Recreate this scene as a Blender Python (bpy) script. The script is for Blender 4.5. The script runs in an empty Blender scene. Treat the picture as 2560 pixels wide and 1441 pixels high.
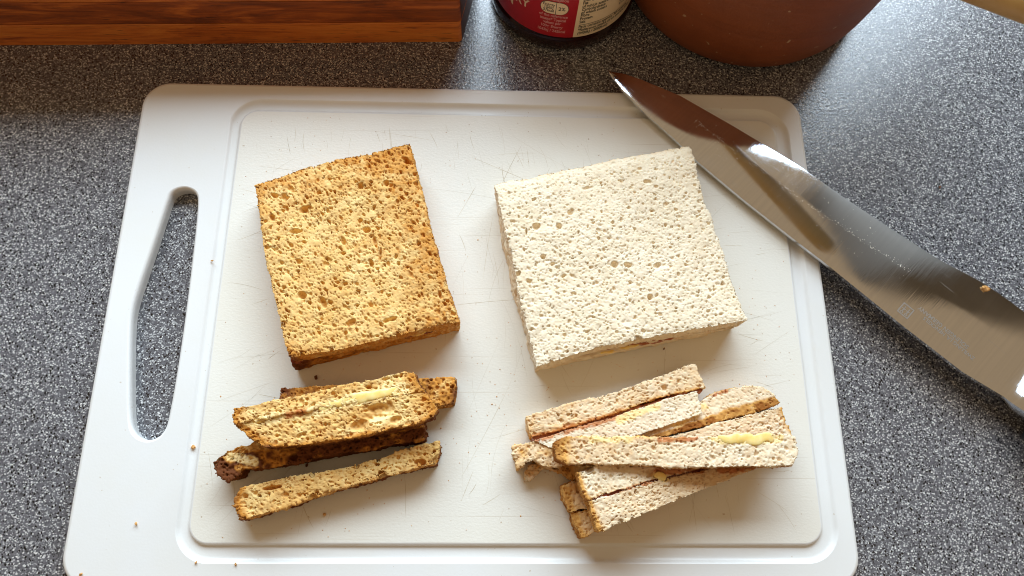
import bpy, bmesh, math, random
import numpy as np
from mathutils import Matrix, Vector, geometry

C = bpy.context.scene.collection
scene = bpy.context.scene
rad = math.radians

# ------------------------------------------------------------------ camera
cam_d = bpy.data.cameras.new('camera')
cam_d.sensor_width = 36.0
cam_d.lens = 25.0
cam_d.clip_start = 0.01
cam_d.clip_end = 50.0
cam = bpy.data.objects.new('camera', cam_d)
C.objects.link(cam)
_r = Vector((0.99941938, 0.00239444, 0.03398784))
_u = Vector((-0.01227962, 0.95580392, 0.29374832))
_f = Vector((0.03178235, 0.29399512, -0.95527836))
cam.matrix_world = Matrix(((_r.x, _u.x, -_f.x, 0.0), (_r.y, _u.y, -_f.y, 0.0), (_r.z, _u.z, -_f.z, 0.353), (0, 0, 0, 1)))
scene.camera = cam

# ------------------------------------------------------------------ world: warm light bounced about the kitchen
world = bpy.data.worlds.new('World')
scene.world = world
world.use_nodes = True
bg = world.node_tree.nodes['Background']
bg.inputs['Color'].default_value = (1.0, 0.69, 0.40, 1)
bg.inputs['Strength'].default_value = 0.32

# ------------------------------------------------------------------ window light behind the jar and the pot
win = bpy.data.lights.new('window_light', 'AREA')
win.shape = 'RECTANGLE'
win.size = 1.30
win.size_y = 0.66
win.energy = 28.5
win.color = (0.70, 0.86, 1.0)
wo = bpy.data.objects.new('window_light', win)
C.objects.link(wo)
wo.location = (0.06, 0.78, 0.61)
wo.rotation_euler = (rad(-90), 0, 0)       # faces -y

scene.view_settings.view_transform = 'Standard'
scene.view_settings.look = 'None'
scene.view_settings.gamma = 1.0
scene.view_settings.exposure = 0.08
scene.cycles.filter_width = 1.0

# ------------------------------------------------------------------ node helper
class NT:
    def __init__(s, name):
        s.m = bpy.data.materials.new(name)
        s.m.use_nodes = True
        s.t = s.m.node_tree
        s.b = s.t.nodes['Principled BSDF']
        s.out = s.t.nodes['Material Output']
        s._co = None
    def n(s, typ, props=None, **ins):
        nd = s.t.nodes.new(typ)
        for k, v in (props or {}).items():
            setattr(nd, k, v)
        for k, v in ins.items():
            s.set(nd, k.replace('_', ' ') if k.replace('_', ' ') in nd.inputs else k, v)
        return nd
    def set(s, nd, k, v):
        if k.isdigit():
            k = int(k)
        sock = nd.inputs[k]
        if isinstance(v, bpy.types.NodeSocket):
            s.t.links.new(v, sock)
        elif isinstance(v, bpy.types.Node):
            s.t.links.new(v.outputs[0], sock)
        else:
            if isinstance(v, tuple) and len(v) == 3 and sock.type == 'RGBA':
                v = v + (1,)
            sock.default_value = v
    def co(s, kind='Object'):
        if s._co is None:
            s._co = s.t.nodes.new('ShaderNodeTexCoord')
        return s._co.outputs[kind]
    def map(s, scale=(1, 1, 1), rot=(0, 0, 0), loc=(0, 0, 0), vec=None):
        m = s.t.nodes.new('ShaderNodeMapping')
        m.inputs['Scale'].default_value = scale
        m.inputs['Rotation'].default_value = rot
        m.inputs['Location'].default_value = loc
        s.t.links.new(vec or s.co(), m.inputs['Vector'])
        return m.outputs[0]
    def noise(s, scale, detail=3, rough=0.5, vec=None, dist=0.0):
        return s.n('ShaderNodeTexNoise', Vector=vec or s.co(), Scale=scale, Detail=detail, Roughness=rough, Distortion=dist).outputs[0]
    def vor(s, scale, vec=None, feature='F1', rnd=1.0):
        return s.n('ShaderNodeTexVoronoi', {'feature': feature}, Vector=vec or s.co(), Scale=scale, Randomness=rnd)
    def ramp(s, fac, stops, interp='LINEAR'):
        r = s.t.nodes.new('ShaderNodeValToRGB')
        r.color_ramp.interpolation = interp
        els = r.color_ramp.elements
        while len(els) < len(stops):
            els.new(0.5)
        for e, (p, c) in zip(els, stops):
            e.position = p
            e.color = (c, c, c, 1) if not isinstance(c, tuple) else c + (1,)
        s.t.links.new(fac, r.inputs[0])
        return r.outputs[0]
    def mix(s, fac, a, b, mode='MIX'):
        m = s.t.nodes.new('ShaderNodeMix')
        m.data_type = 'RGBA'
        m.blend_type = mode
        m.clamp_factor = True
        for i, v in ((0, fac), (6, a), (7, b)):
            if isinstance(v, bpy.types.NodeSocket):
                s.t.links.new(v, m.inputs[i])
            elif isinstance(v, tuple):
                m.inputs[i].default_value = v + (1,)
            else:
                m.inputs[i].default_value = v
        return m.outputs[2]
    def math(s, op, a, b=0.0):
        m = s.t.nodes.new('ShaderNodeMath')
        m.operation = op
        for i, v in ((0, a), (1, b)):
            if isinstance(v, bpy.types.NodeSocket):
                s.t.links.new(v, m.inputs[i])
            else:
                m.inputs[i].default_value = v
        return m.outputs[0]
    def bump(s, h, strength=0.3, dist=0.001):
        b = s.n('ShaderNodeBump', Height=h, Strength=strength, Distance=dist)
        s.t.links.new(b.outputs[0], s.b.inputs['Normal'])
        return b.outputs[0]
    def bsdf(s, **kw):
        for k, v in kw.items():
            s.set(s.b, k.replace('_', ' '), v)
        return s.m

def srgb(r, g, b):
    f = lambda c: (c / 255 / 12.92) if c / 255 <= 0.04045 else ((c / 255 + 0.055) / 1.055) ** 2.4
    return (f(r), f(g), f(b))

# ------------------------------------------------------------------ materials
def mat_counter():
    t = NT('speckled_laminate')
    w = t.n('ShaderNodeTexNoise', Vector=t.co(), Scale=900.0, Detail=2.0)
    warped = t.n('ShaderNodeVectorMath', {'operation': 'MULTIPLY_ADD'})
    t.t.links.new(w.outputs['Color'], warped.inputs[0])
    warped.inputs[1].default_value = (0.0009, 0.0009, 0.0009)
    t.t.links.new(t.co(), warped.inputs[2])
    wv = warped.outputs[0]
    base = t.ramp(t.noise(500, 4, 0.6), [(0.3, srgb(74, 74, 78)), (0.7, srgb(114, 114, 119))])
    v1 = t.vor(880, t.map((1, 1.25, 1), (0, 0, 0.5), vec=wv))
    cs = t.n('ShaderNodeSeparateColor', Color=v1.outputs['Color'])
    white = t.math('MULTIPLY', t.ramp(v1.outputs['Distance'], [(0.36, 1.0), (0.5, 0.0)]), t.ramp(cs.outputs[0], [(0.44, 0.0), (0.49, 1.0)]))
    c1 = t.mix(white, base, t.mix(cs.outputs[1], srgb(150, 151, 153), srgb(224, 224, 221)))
    v2 = t.vor(680, t.map((1.3, 1, 1), (0, 0, -0.7), (3, 1, 0), vec=wv))
    c2s = t.n('ShaderNodeSeparateColor', Color=v2.outputs['Color'])
    black = t.math('MULTIPLY', t.ramp(v2.outputs['Distance'], [(0.36, 1.0), (0.46, 0.0)]), t.ramp(c2s.outputs[0], [(0.70, 0.0), (0.73, 1.0)]))
    c2 = t.mix(black, c1, srgb(22, 21, 23))
    v3 = t.vor(1250, t.map((1, 1.2, 1), (0, 0, 0.2), (7, 1, 0), vec=wv))
    c3s = t.n('ShaderNodeSeparateColor', Color=v3.outputs['Color'])
    small = t.math('MULTIPLY', t.ramp(v3.outputs['Distance'], [(0.3, 1.0), (0.45, 0.0)]), t.ramp(c3s.outputs[0], [(0.42, 0.0), (0.47, 1.0)]))
    c3 = t.mix(small, c2, t.mix(t.ramp(c3s.outputs[1], [(0.45, 0.0), (0.5, 1.0)]), srgb(40, 40, 44), srgb(180, 181, 181)))
    t.bump(t.noise(700, 3, 0.6), 0.25, 0.0006)
    return t.bsdf(Base_Color=c3, Roughness=0.18, IOR=1.7)

def mat_board():
    t = NT('white_plastic_rim')
    n = t.noise(35, 4, 0.6)
    col = t.mix(t.ramp(n, [(0.35, 0.0), (0.75, 0.35)]), (0.81, 0.81, 0.79), (0.79, 0.76, 0.67))
    specks = t.ramp(t.noise(520, 1, 0.4), [(0.77, 0.0), (0.81, 0.5)])
    col = t.mix(specks, col, (0.5, 0.38, 0.22))
    t.bump(t.noise(900, 2, 0.5), 0.06, 0.0005)
    return t.bsdf(Base_Color=col, Roughness=0.33, IOR=1.5)

def mat_board_face():
    t = NT('scored_plastic_face')
    n = t.noise(18, 5, 0.6)
    col = t.mix(t.ramp(n, [(0.3, 0.0), (0.75, 0.8)]), (0.84, 0.815, 0.735), (0.82, 0.775, 0.665))
    total = None
    for k, (ang, sc, thr) in enumerate(((0.09, 60, 0.765), (1.5, 70, 0.75), (-0.55, 60, 0.76), (1.15, 80, 0.755), (0.7, 60, 0.765), (-0.2, 80, 0.765), (1.75, 110, 0.74))):
        v = t.map((7.0, sc * 11, 1), (0, 0, ang), (k * 3.1, k * 1.7, 0))
        l = t.ramp(t.noise(1.0, 1, 0.4, v), [(thr - 0.018, 0.0), (thr + 0.01, 1.0)])
        msk = t.ramp(t.noise(22, 2, 0.5, t.map((1, 1, 1), (0, 0, 0), (k * 5.0, 2 * k, 0))), [(0.42, 0.0), (0.6, 1.0)])
        l = t.math('MULTIPLY', t.math('MULTIPLY', l, msk), 0.0 if k in (0, 5) else 1.0)
        total = l if total is None else t.math('MAXIMUM', total, l)
    col = t.mix(t.math('MULTIPLY', total, 0.22), col, (0.46, 0.34, 0.19))
    specks = t.ramp(t.noise(520, 1, 0.4, t.map(loc=(4, 4, 0))), [(0.76, 0.0), (0.80, 0.6)])
    col = t.mix(specks, col, (0.42, 0.27, 0.12))
    h = t.math('ADD', t.noise(650, 3, 0.6, t.map((1, 1.6, 1))), t.math('MULTIPLY', total, -0.6))
    t.bump(h, 0.14, 0.0007)
    return t.bsdf(Base_Color=col, Roughness=0.37)

def mat_bread(name, crumb_a, crumb_b, gold, dark, fleck, sss):
    t = NT(name)
    a = t.n('ShaderNodeAttribute', {'attribute_name': 'crust'}).outputs['Fac']
    n = t.noise(260, 4, 0.6)
    n2 = t.noise(60, 4, 0.6)
    col = t.mix(t.ramp(t.math('ADD', t.math('MULTIPLY', n, 0.5), t.math('MULTIPLY', n2, 0.5)), [(0.36, 0.0), (0.64, 1.0)]), crumb_a, crumb_b)
    fl = t.ramp(t.noise(900, 1, 0.5), [(0.71, 0.0), (0.76, 0.45)])
    col = t.mix(fl, col, fleck)
    k = t.math('ADD', a, t.math('MULTIPLY', t.math('SUBTRACT', n, 0.5), 0.5))
    k = t.math('MULTIPLY', k, t.ramp(a, [(0.0, 0.0), (0.12, 1.0)]))
    col = t.mix(t.ramp(k, [(0.04, 0.0), (0.5, 1.0)]), col, gold)
    col = t.mix(t.ramp(k, [(0.5, 0.0), (0.95, 1.0)]), col, dark)
    jb = t.n('ShaderNodeAttribute', {'attribute_name': 'jam'}).outputs['Fac']
    bb = t.n('ShaderNodeAttribute', {'attribute_name': 'butter'}).outputs['Fac']
    col = t.mix(t.ramp(jb, [(0.25, 0.0), (0.6, 0.85)]), col, t.mix(n, (0.50, 0.10, 0.02), (0.62, 0.26, 0.07)))
    col = t.mix(t.ramp(bb, [(0.25, 0.0), (0.6, 0.9)]), col, t.mix(n, (1.0, 0.68, 0.22), (1.0, 0.80, 0.46)))
    wet = t.math('MAXIMUM', jb, bb)
    t.bump(t.noise(2600, 3, 0.6), 0.35, 0.0004)
    t.bsdf(Base_Color=col, Roughness=t.math('SUBTRACT', 0.75, t.math('MULTIPLY', wet, 0.4)), Subsurface_Weight=sss, Subsurface_Scale=0.0020)
    t.b.inputs['Subsurface Radius'].default_value = (1.0, 0.85, 0.7)
    t.b.inputs['Specular IOR Level'].default_value = 0.2
    return t.m

def mat_simple(name, col, rough, var=None, vscale=80, spec=0.5, metal=0.0, sss=0.0, coat=0.0):
    t = NT(name)
    c = col
    if var:
        c = t.mix(t.ramp(t.noise(vscale, 4, 0.6), [(0.3, 0.0), (0.7, 1.0)]), col, var)
    t.bsdf(Base_Color=c, Roughness=rough, Metallic=metal, Subsurface_Weight=sss, Coat_Weight=coat)
    t.b.inputs['Subsurface Scale'].default_value = 0.001
    t.b.inputs['Subsurface Radius'].default_value = (1.0, 0.85, 0.6)
    t.b.inputs['Specular IOR Level'].default_value = spec
    return t.m

def mat_wood():
    t = NT('oiled_dark_wood')
    oi = t.n('ShaderNodeObjectInfo')
    sh = t.n('ShaderNodeVectorMath', {'operation': 'MULTIPLY_ADD'})
    cmb = t.n('ShaderNodeCombineXYZ', X=oi.outputs['Random'], Y=oi.outputs['Random'], Z=oi.outputs['Random'])
    t.t.links.new(cmb.outputs[0], sh.inputs[0])
    sh.inputs[1].default_value = (7.0, 3.0, 5.0)
    t.t.links.new(t.co(), sh.inputs[2])
    v = sh.outputs[0]
    big = t.noise(1.0, 5, 0.6, t.map((16, 60, 110), vec=v), 1.4)
    fine = t.noise(1.0, 4, 0.65, t.map((45, 500, 900), vec=v), 0.2)
    pore = t.ramp(t.noise(1.0, 2, 0.5, t.map((90, 900, 1700), vec=v)), [(0.63, 0.0), (0.72, 1.0)])
    g = t.math('ADD', t.math('MULTIPLY', big, 0.7), t.math('MULTIPLY', fine, 0.3))
    osep = t.n('ShaderNodeSeparateColor', Color=oi.outputs['Color'])
    tone = t.math('ADD', g, t.math('SUBTRACT', osep.outputs[0], 0.5))
    col = t.ramp(tone, [(0.30, (0.17, 0.038, 0.008)), (0.44, (0.36, 0.082, 0.013)), (0.58, (0.64, 0.175, 0.026)), (0.75, (0.78, 0.27, 0.045))])
    col = t.mix(t.math('MULTIPLY', pore, 0.75), col, (0.05, 0.012, 0.004))
    t.bump(t.math('SUBTRACT', fine, pore), 0.15, 0.0005)
    return t.bsdf(Base_Color=col, Roughness=0.42)

def mat_terracotta():
    t = NT('terracotta')
    n = t.noise(30, 5, 0.65)
    rings = t.noise(1.0, 3, 0.6, t.map((3, 3, 190)))
    col = t.mix(t.ramp(n, [(0.3, 0.0), (0.7, 1.0)]), (0.20, 0.047, 0.011), (0.28, 0.069, 0.017))
    col = t.mix(t.ramp(rings, [(0.35, 0.45), (0.6, 0.0)]), col, (0.20, 0.05, 0.016))
    sp = t.ramp(t.noise(260, 1, 0.4), [(0.74, 0.0), (0.78, 0.8)])
    col = t.mix(sp, col, (0.5, 0.33, 0.2))
    t.bump(t.math('ADD', rings, t.math('MULTIPLY', t.noise(900, 3, 0.6), 0.3)), 0.4, 0.0012)
    return t.bsdf(Base_Color=col, Roughness=0.5)

def mat_steel():
    t = NT('brushed_steel')
    br = t.noise(1.0, 3, 0.6, t.map((1900, 30, 30)))
    br2 = t.noise(1.0, 2, 0.6, t.map((500, 14, 14)))
    scr = t.ramp(t.noise(1.0, 1, 0.4, t.map((60, 1500, 60), (0, 0, 0.5))), [(0.74, 0.0), (0.78, 1.0)])
    smear = t.noise(45, 4, 0.6)
    ro = t.math('ADD', 0.05, t.math('MULTIPLY', t.ramp(smear, [(0.4, 0.0), (0.7, 1.0)]), 0.06))
    ro = t.math('ADD', ro, t.math('MULTIPLY', scr, 0.15))
    t.bump(t.math('ADD', br, t.math('MULTIPLY', br2, 0.7)), 0.034, 0.0004)
    col = t.ramp(br2, [(0.3, (0.76, 0.81, 0.87)), (0.7, (0.83, 0.88, 0.94))])
    return t.bsdf(Base_Color=col, Metallic=1.0, Roughness=ro)

M = {
    'counter': mat_counter(),
    'rim': mat_board(),
    'face': mat_board_face(),
    'brown': mat_bread('brown_bread_crumb', (0.80, 0.475, 0.145), (0.93, 0.70, 0.315), (0.62, 0.26, 0.04), (0.17, 0.050, 0.013), (0.30, 0.10, 0.025), 0.15),
    'white': mat_bread('white_bread_crumb', (0.84, 0.69, 0.475), (0.92, 0.79, 0.595), (0.72, 0.38, 0.10), (0.34, 0.12, 0.02), (0.82, 0.67, 0.46), 0.22),
    'butter': mat_simple('butter', (1.0, 0.64, 0.16), 0.3, (1.0, 0.76, 0.34), 300, 0.5, 0, 0.5),
    'jam': mat_simple('red_jam', (0.16, 0.022, 0.008), 0.15, (0.33, 0.06, 0.015), 300, 0.6),
    'jamstain': mat_simple('soaked_jam', (0.45, 0.15, 0.045), 0.35, (0.30, 0.06, 0.02), 500, 0.5),
    'wood': mat_wood(),
    'endgrain_shade': mat_simple('end_grain_painted_shade', (0.055, 0.017, 0.006), 0.5, (0.085, 0.026, 0.009), 300),  # end grain coloured near black, standing for the shade beside the jar
    'pot': mat_terracotta(),
    'steel': mat_steel(),
    'etch': mat_simple('etched_mark', (0.40, 0.37, 0.34), 0.45, None, 80, 0.5, 0.85),
    'handle': mat_simple('black_handle', (0.012, 0.012, 0.013), 0.35),
    'glass': mat_simple('dark_jam_glass', (0.012, 0.002, 0.002), 0.06, (0.02, 0.003, 0.002), 60, 0.5, 0, 0, 0.3),
    'red': mat_simple('red_label', (0.42, 0.006, 0.016), 0.32, (0.46, 0.008, 0.02), 200),
    'cream': mat_simple('cream_label', (0.88, 0.70, 0.47), 0.4, (0.84, 0.66, 0.44), 200),
    'pinkink': mat_simple('pink_print', (0.72, 0.36, 0.34), 0.4),
    'creamink': mat_simple('cream_print', (0.76, 0.58, 0.42), 0.4),
    'ink': mat_simple('black_print', (0.02, 0.018, 0.016), 0.4),
    'lid': mat_simple('jar_lid', (0.45, 0.02, 0.02), 0.3),
    'spoon': mat_simple('pale_beech', (0.42, 0.245, 0.075), 0.35, (0.50, 0.30, 0.10), 60),
    'crumb': mat_simple('toasted_crumb', (0.60, 0.27, 0.07), 0.7, (0.74, 0.45, 0.18), 900, 0.2),
    'darkcrumb': mat_simple('dark_crumb', (0.11, 0.035, 0.012), 0.7, (0.2, 0.08, 0.03), 900, 0.2),
    'scratch': mat_simple('shallow_cut', (0.66, 0.61, 0.50), 0.5, (0.80, 0.75, 0.64), 120),
    'scratch2': mat_simple('stained_cut', (0.50, 0.40, 0.24), 0.5, (0.78, 0.72, 0.58), 90),
    'scratch3': mat_simple('dark_cut', (0.46, 0.37, 0.24), 0.5, (0.72, 0.64, 0.48), 90),
    'cupboard': mat_simple('dark_cupboard', (0.10, 0.085, 0.07), 0.5, (0.13, 0.11, 0.09), 20),
    'droplet': mat_simple('dried_residue', (0.72, 0.68, 0.6), 0.3),
}

# ------------------------------------------------------------------ mesh helpers
def link(name, me, mat, parent=None, smooth=None):
    o = bpy.data.objects.new(name, me)
    C.objects.link(o)
    for m in (mat if isinstance(mat, (list, tuple)) else [mat]):
        me.materials.append(m)
    if parent is not None:
        o.parent = parent
    if smooth is not None:
        me.shade_smooth()
        me.set_sharp_from_angle(angle=rad(smooth))
    return o

def py_mesh(name, v, f, mat, parent=None, smooth=None):
    me = bpy.data.meshes.new(name)
    me.from_pydata([tuple(p) for p in v], [], [tuple(q) for q in f])
    me.update()
    return link(name, me, mat, parent, smooth)

def np_mesh(name, V, quads, ngons, mat, parent=None):
    me = bpy.data.meshes.new(name)
    nq = len(quads)
    loops = np.concatenate([quads.ravel()] + [np.asarray(g) for g in ngons]).astype(np.int32)
    starts = np.concatenate([np.arange(nq) * 4, nq * 4 + np.cumsum([0] + [len(g) for g in ngons])[:-1]] if ngons else [np.arange(nq) * 4]).astype(np.int32)
    me.vertices.add(len(V))
    me.vertices.foreach_set('co', V.astype(np.float32).ravel())
    me.loops.add(len(loops))
    me.loops.foreach_set('vertex_index', loops)
    me.polygons.add(len(starts))
    me.polygons.foreach_set('loop_start', starts)
    me.update(calc_edges=True)
    me.validate()
    return link(name, me, mat, parent)

def thing(name, label, cat, loc=(0, 0, 0), group=None):
    o = bpy.data.objects.new(name, None)
    C.objects.link(o)
    o.location = loc
    o.empty_display_size = 0.02
    return tag(o, label, cat, group)

def tag(o, label, cat, group=None):
    o['label'] = label
    o['category'] = cat
    if group:
        o['group'] = group
    return o

def hsh(i, j, k, s):
    h = (i.astype(np.uint32) * np.uint32(374761393) + j.astype(np.uint32) * np.uint32(668265263) + k.astype(np.uint32) * np.uint32(2147483647) + np.uint32((s * 974634777) & 0xffffffff))
    h = (h ^ (h >> np.uint32(13))) * np.uint32(1274126177)
    h = (h ^ (h >> np.uint32(16))) * np.uint32(2246822519)
    h = h ^ (h >> np.uint32(15))
    return h.astype(np.float64) / 4294967296.0

def vnoise(P, scale, seed):
    Q = P / scale + 1000.0
    I = np.floor(Q).astype(np.int64)
    F = Q - I
    F = F * F * (3 - 2 * F)
    out = 0
    for a in (0, 1):
        for b in (0, 1):
            for c in (0, 1):
                w = (F[:, 0] if a else 1 - F[:, 0]) * (F[:, 1] if b else 1 - F[:, 1]) * (F[:, 2] if c else 1 - F[:, 2])
                out = out + w * hsh(I[:, 0] + a, I[:, 1] + b, I[:, 2] + c, seed)
    return out * 2 - 1

def pore_depth(P, N, cell, prob, r0, r1, seed, A):
    Q = (P @ A.T) / cell + 1000.0
    m = (N @ A.T) / cell
    aa = (m * m).sum(1)
    I = np.floor(Q).astype(np.int64)
    best = np.zeros(len(P))
    for di in (-1, 0, 1):
        for dj in (-1, 0, 1):
            for dk in (-1, 0, 1):
                i, j, k = I[:, 0] + di, I[:, 1] + dj, I[:, 2] + dk
                live = hsh(i, j, k, seed + 3) < prob
                r = (r0 + (r1 - r0) * hsh(i, j, k, seed + 4) ** 2) / cell
                D = np.stack([Q[:, 0] - i - hsh(i, j, k, seed), Q[:, 1] - j - hsh(i, j, k, seed + 1), Q[:, 2] - k - hsh(i, j, k, seed + 2)], 1)
                cc = (D * D).sum(1) - r * r
                ok = live & (cc < 0)
                if not ok.any():
                    continue
                b = (D[ok] * m[ok]).sum(1)
                t = (b + np.sqrt(b * b - aa[ok] * cc[ok])) / aa[ok]
                best[ok] = np.maximum(best[ok], t)
    return best

def polyline(pts, t):
    pts = np.asarray(pts, float)
    d = np.concatenate([[0], np.cumsum(np.linalg.norm(np.diff(pts, axis=0), axis=1))])
    d /= d[-1]
    return np.stack([np.interp(t, d, pts[:, c]) for c in range(3)], 1)

BROWN_PORES = [(0.0011, 0.97, 0.00030, 0.00060), (0.0022, 0.85, 0.0005, 0.0012), (0.0050, 0.28, 0.0009, 0.0021)]
WHITE_PORES = [(0.0011, 0.95, 0.00028, 0.00058), (0.0021, 0.80, 0.00045, 0.0010), (0.0052, 0.16, 0.0008, 0.0016)]

def slab(name, parent, mat, ab, bc, dc, ad, th, seed, pores, crust=None, res=0.00034, rough=0.00028, top='grid', inset=0.0, stretch=(1, 1, 1), turn=0.0, flop=None, cuts=(), soft=0.0, smears=()):
    """A piece of bread: the top is bounded by four edge polylines (ab far, bc right, dc near, ad left), the sides drop by th; pores are carved in."""
    def ln(p):
        p = np.asarray(p, float)
        return np.linalg.norm(np.diff(p, axis=0), axis=1).sum()
    nu = max(4, int(max(ln(ab), ln(dc)) / res))
    nv = max(3, int(max(ln(ad), ln(bc)) / res))
    nw = max(3, int(th / res))
    key = lambda i, j, k: (i * (nv + 1) + j) * (nw + 1) + k
    g = np.meshgrid
    quads = []
    if top == 'grid':
        i, j = [q.ravel() for q in g(np.arange(nu), np.arange(nv), indexing='ij')]
        z = np.zeros_like(i)
        quads.append(np.stack([key(i, j, z), key(i, j + 1, z), key(i + 1, j + 1, z), key(i + 1, j, z)], 1))
    i, k = [q.ravel() for q in g(np.arange(nu), np.arange(nw), indexing='ij')]
    z = np.zeros_like(i)
    q = np.stack([key(i, z, k), key(i + 1, z, k), key(i + 1, z, k + 1), key(i, z, k + 1)], 1)
    quads.append(q)
    z = z + nv
    quads.append(np.stack([key(i, z, k), key(i, z, k + 1), key(i + 1, z, k + 1), key(i + 1, z, k)], 1))
    j, k = [q.ravel() for q in g(np.arange(nv), np.arange(nw), indexing='ij')]
    z = np.zeros_like(j)
    quads.append(np.stack([key(z, j, k), key(z, j, k + 1), key(z, j + 1, k + 1), key(z, j + 1, k)], 1))
    z = z + nu
    quads.append(np.stack([key(z, j, k), key(z, j + 1, k), key(z, j + 1, k + 1), key(z, j, k + 1)], 1))
    Q = np.concatenate(quads)
    loop = [(a, 0) for a in range(nu)] + [(nu, b) for b in range(nv)] + [(a, nv) for a in range(nu, 0, -1)] + [(0, b) for b in range(nv, 0, -1)]
    ngons = [np.array([key(a, b, nw) for a, b in loop])]
    if top != 'grid':
        ngons.append(np.array([key(a, b, 0) for a, b in loop[::-1]]))
    keys, inv = np.unique(np.concatenate([Q.ravel()] + ngons), return_inverse=True)
    Q = inv[:Q.size].reshape(-1, 4)
    off = Q.size
    ng = []
    for n_ in ngons:
        ng.append(inv[off:off + len(n_)])
        off += len(n_)
    K = keys % (nw + 1)
    J = (keys // (nw + 1)) % (nv + 1)
    I = keys // ((nw + 1) * (nv + 1))
    u, v, w = I / nu, J / nv, K / nw
    eab, edc = polyline(ab, u), polyline(dc, u)
    ead, ebc = polyline(ad, v), polyline(bc, v)
    A, B, Cc, D = (np.asarray(p, float) for p in (ab[0], ab[-1], dc[-1], dc[0]))
    U, V_ = u[:, None], v[:, None]
    P = (1 - V_) * eab + V_ * edc + (1 - U) * ead + U * ebc - ((1 - U) * (1 - V_) * A + U * (1 - V_) * B + U * V_ * Cc + (1 - U) * V_ * D)
    P[:, 2] += 0.0007 * vnoise(np.stack([P[:, 0], P[:, 1], P[:, 2] * 0 + seed], 1), 0.026, seed + 71)
    if flop is not None:
        P[:, 2] += flop(u, v, P)
    cen = P.mean(0)
    if inset:
        d = P[:, :2] - cen[:2]
        P[:, :2] -= d / np.maximum(1e-6, np.linalg.norm(d, axis=1))[:, None] * inset * w[:, None]
    P[:, 2] -= th * w
    # outward direction
    N = np.zeros_like(P)
    fn = np.cross(P[Q[:, 1]] - P[Q[:, 0]], P[Q[:, 3]] - P[Q[:, 0]])
    fn /= np.maximum(1e-12, np.linalg.norm(fn, axis=1))[:, None]
    for c in range(4):
        np.add.at(N, Q[:, c], fn)
    N /= np.maximum(1e-9, np.linalg.norm(N, axis=1))[:, None]
    P0 = P + 0.0
    side = (I == 0) | (I == nu) | (J == 0) | (J == nv)
    # soft, crumbly outline and pores
    if soft:
        e = np.minimum(np.minimum(u * ln(ab), (1 - u) * ln(ab)), np.minimum(v * ln(ad), (1 - v) * ln(ad)))
        P[:, 2] -= np.where(K == 0, soft * np.exp(-e / 0.0011), 0)
    wob = vnoise(P0, 0.00065, seed + 14) * (0.00007 if mat is M['white'] else 0.00009) + vnoise(P0, 0.0032, seed + 11) * rough * 1.3 + vnoise(P0, 0.0011, seed + 12) * rough + vnoise(P0, 0.0105, seed + 13) * rough * 1.6
    W = P0 + 0.0002 * np.stack([vnoise(P0, 0.0006, seed + 31 + c) for c in range(3)], 1) + 0.00055 * np.stack([vnoise(P0, 0.0016, seed + 21 + c) for c in range(3)], 1)
    ct, st = math.cos(turn), math.sin(turn)
    R = np.array([[ct, st, 0], [-st, ct, 0], [0, 0, 1.0]])
    Amat = np.diag(stretch) @ R
    wob = wob * np.where((K == 0) & ~side, 0.55, 1.0)
    dep = np.zeros(len(P))
    for n_, (cell, prob, r0, r1) in enumerate(pores):
        dep = np.maximum(dep, pore_depth(W, N, cell, prob, r0, r1, seed * 31 + n_ * 7, Amat))
    for (cx, cy, ra, rb, an, dp) in cuts:          # one-off larger holes
        x, y = P0[:, 0] - cx, P0[:, 1] - cy
        xx, yy = x * math.cos(an) + y * math.sin(an), -x * math.sin(an) + y * math.cos(an)
        rr_ = (xx / ra) ** 2 + (yy / rb) ** 2 + 0.45 * vnoise(P0, 0.0022, seed + 51)
        dep = np.where((K == 0) & (rr_ < 1), np.maximum(dep, dp * np.clip(1 - rr_, 0, 1) ** 0.6 * (0.85 + 0.3 * vnoise(P0, 0.0012, seed + 52))), dep)
    lim = np.where(side & (K > 0), 0.0016, 0.0034)
    dep = np.minimum(dep * (1.05 if mat is M['white'] else 1.3), lim)
    hold = np.where(K == nw, 0.3, 1.0)
    P = P + N * ((wob - dep) * hold)[:, None]
    P[:, 2] = np.maximum(P[:, 2], P0[:, 2].min())
    if mat in (M['white'], M['brown']) and pores:      # torn crumb clinging to the cut edges
        rg = np.random.default_rng(seed)
        cand = np.nonzero(side & (K < nw) & ((K <= 2) | (rg.random(len(P)) < 0.25)))[0]
        n_f = min(len(cand), int(2 * (ln(ab) + ln(ad) + ln(bc) + ln(dc)) / 0.00075))
        pick = rg.choice(cand, n_f, replace=False)
        oct_v = np.array([(1, 0, 0), (-1, 0, 0), (0, 1, 0), (0, -1, 0), (0, 0, 1), (0, 0, -1)], float)
        oct_f = np.array([(0, 2, 4), (2, 1, 4), (1, 3, 4), (3, 0, 4), (2, 0, 5), (1, 2, 5), (3, 1, 5), (0, 3, 5)])
        size = rg.uniform(0.00014, 0.00042, (n_f, 1, 1)) * rg.uniform(0.5, 1.5, (n_f, 6, 3))
        ev = (P[pick] + N[pick] * rg.uniform(-0.0001, 0.00025, (n_f, 1)))[:, None, :] + oct_v[None] * size
        ev = ev + rg.normal(0, 0.00005, ev.shape)
        b0 = len(P)
        tris = (oct_f[None] + b0 + 6 * np.arange(n_f)[:, None, None]).reshape(-1, 3)
        P = np.concatenate([P, ev.reshape(-1, 3)])
        rep = np.repeat(pick, 6)
        P[b0:, 2] = np.maximum(P[b0:, 2], P0[:, 2].min())
        P0 = np.concatenate([P0, P0[rep]])
        u, v, w = (np.concatenate([q_, q_[rep]]) for q_ in (u, v, w))
        ng = ng + list(tris)
    cen = P0.mean(0)
    o = np_mesh(name, P - cen, Q, ng, mat, parent)
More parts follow.
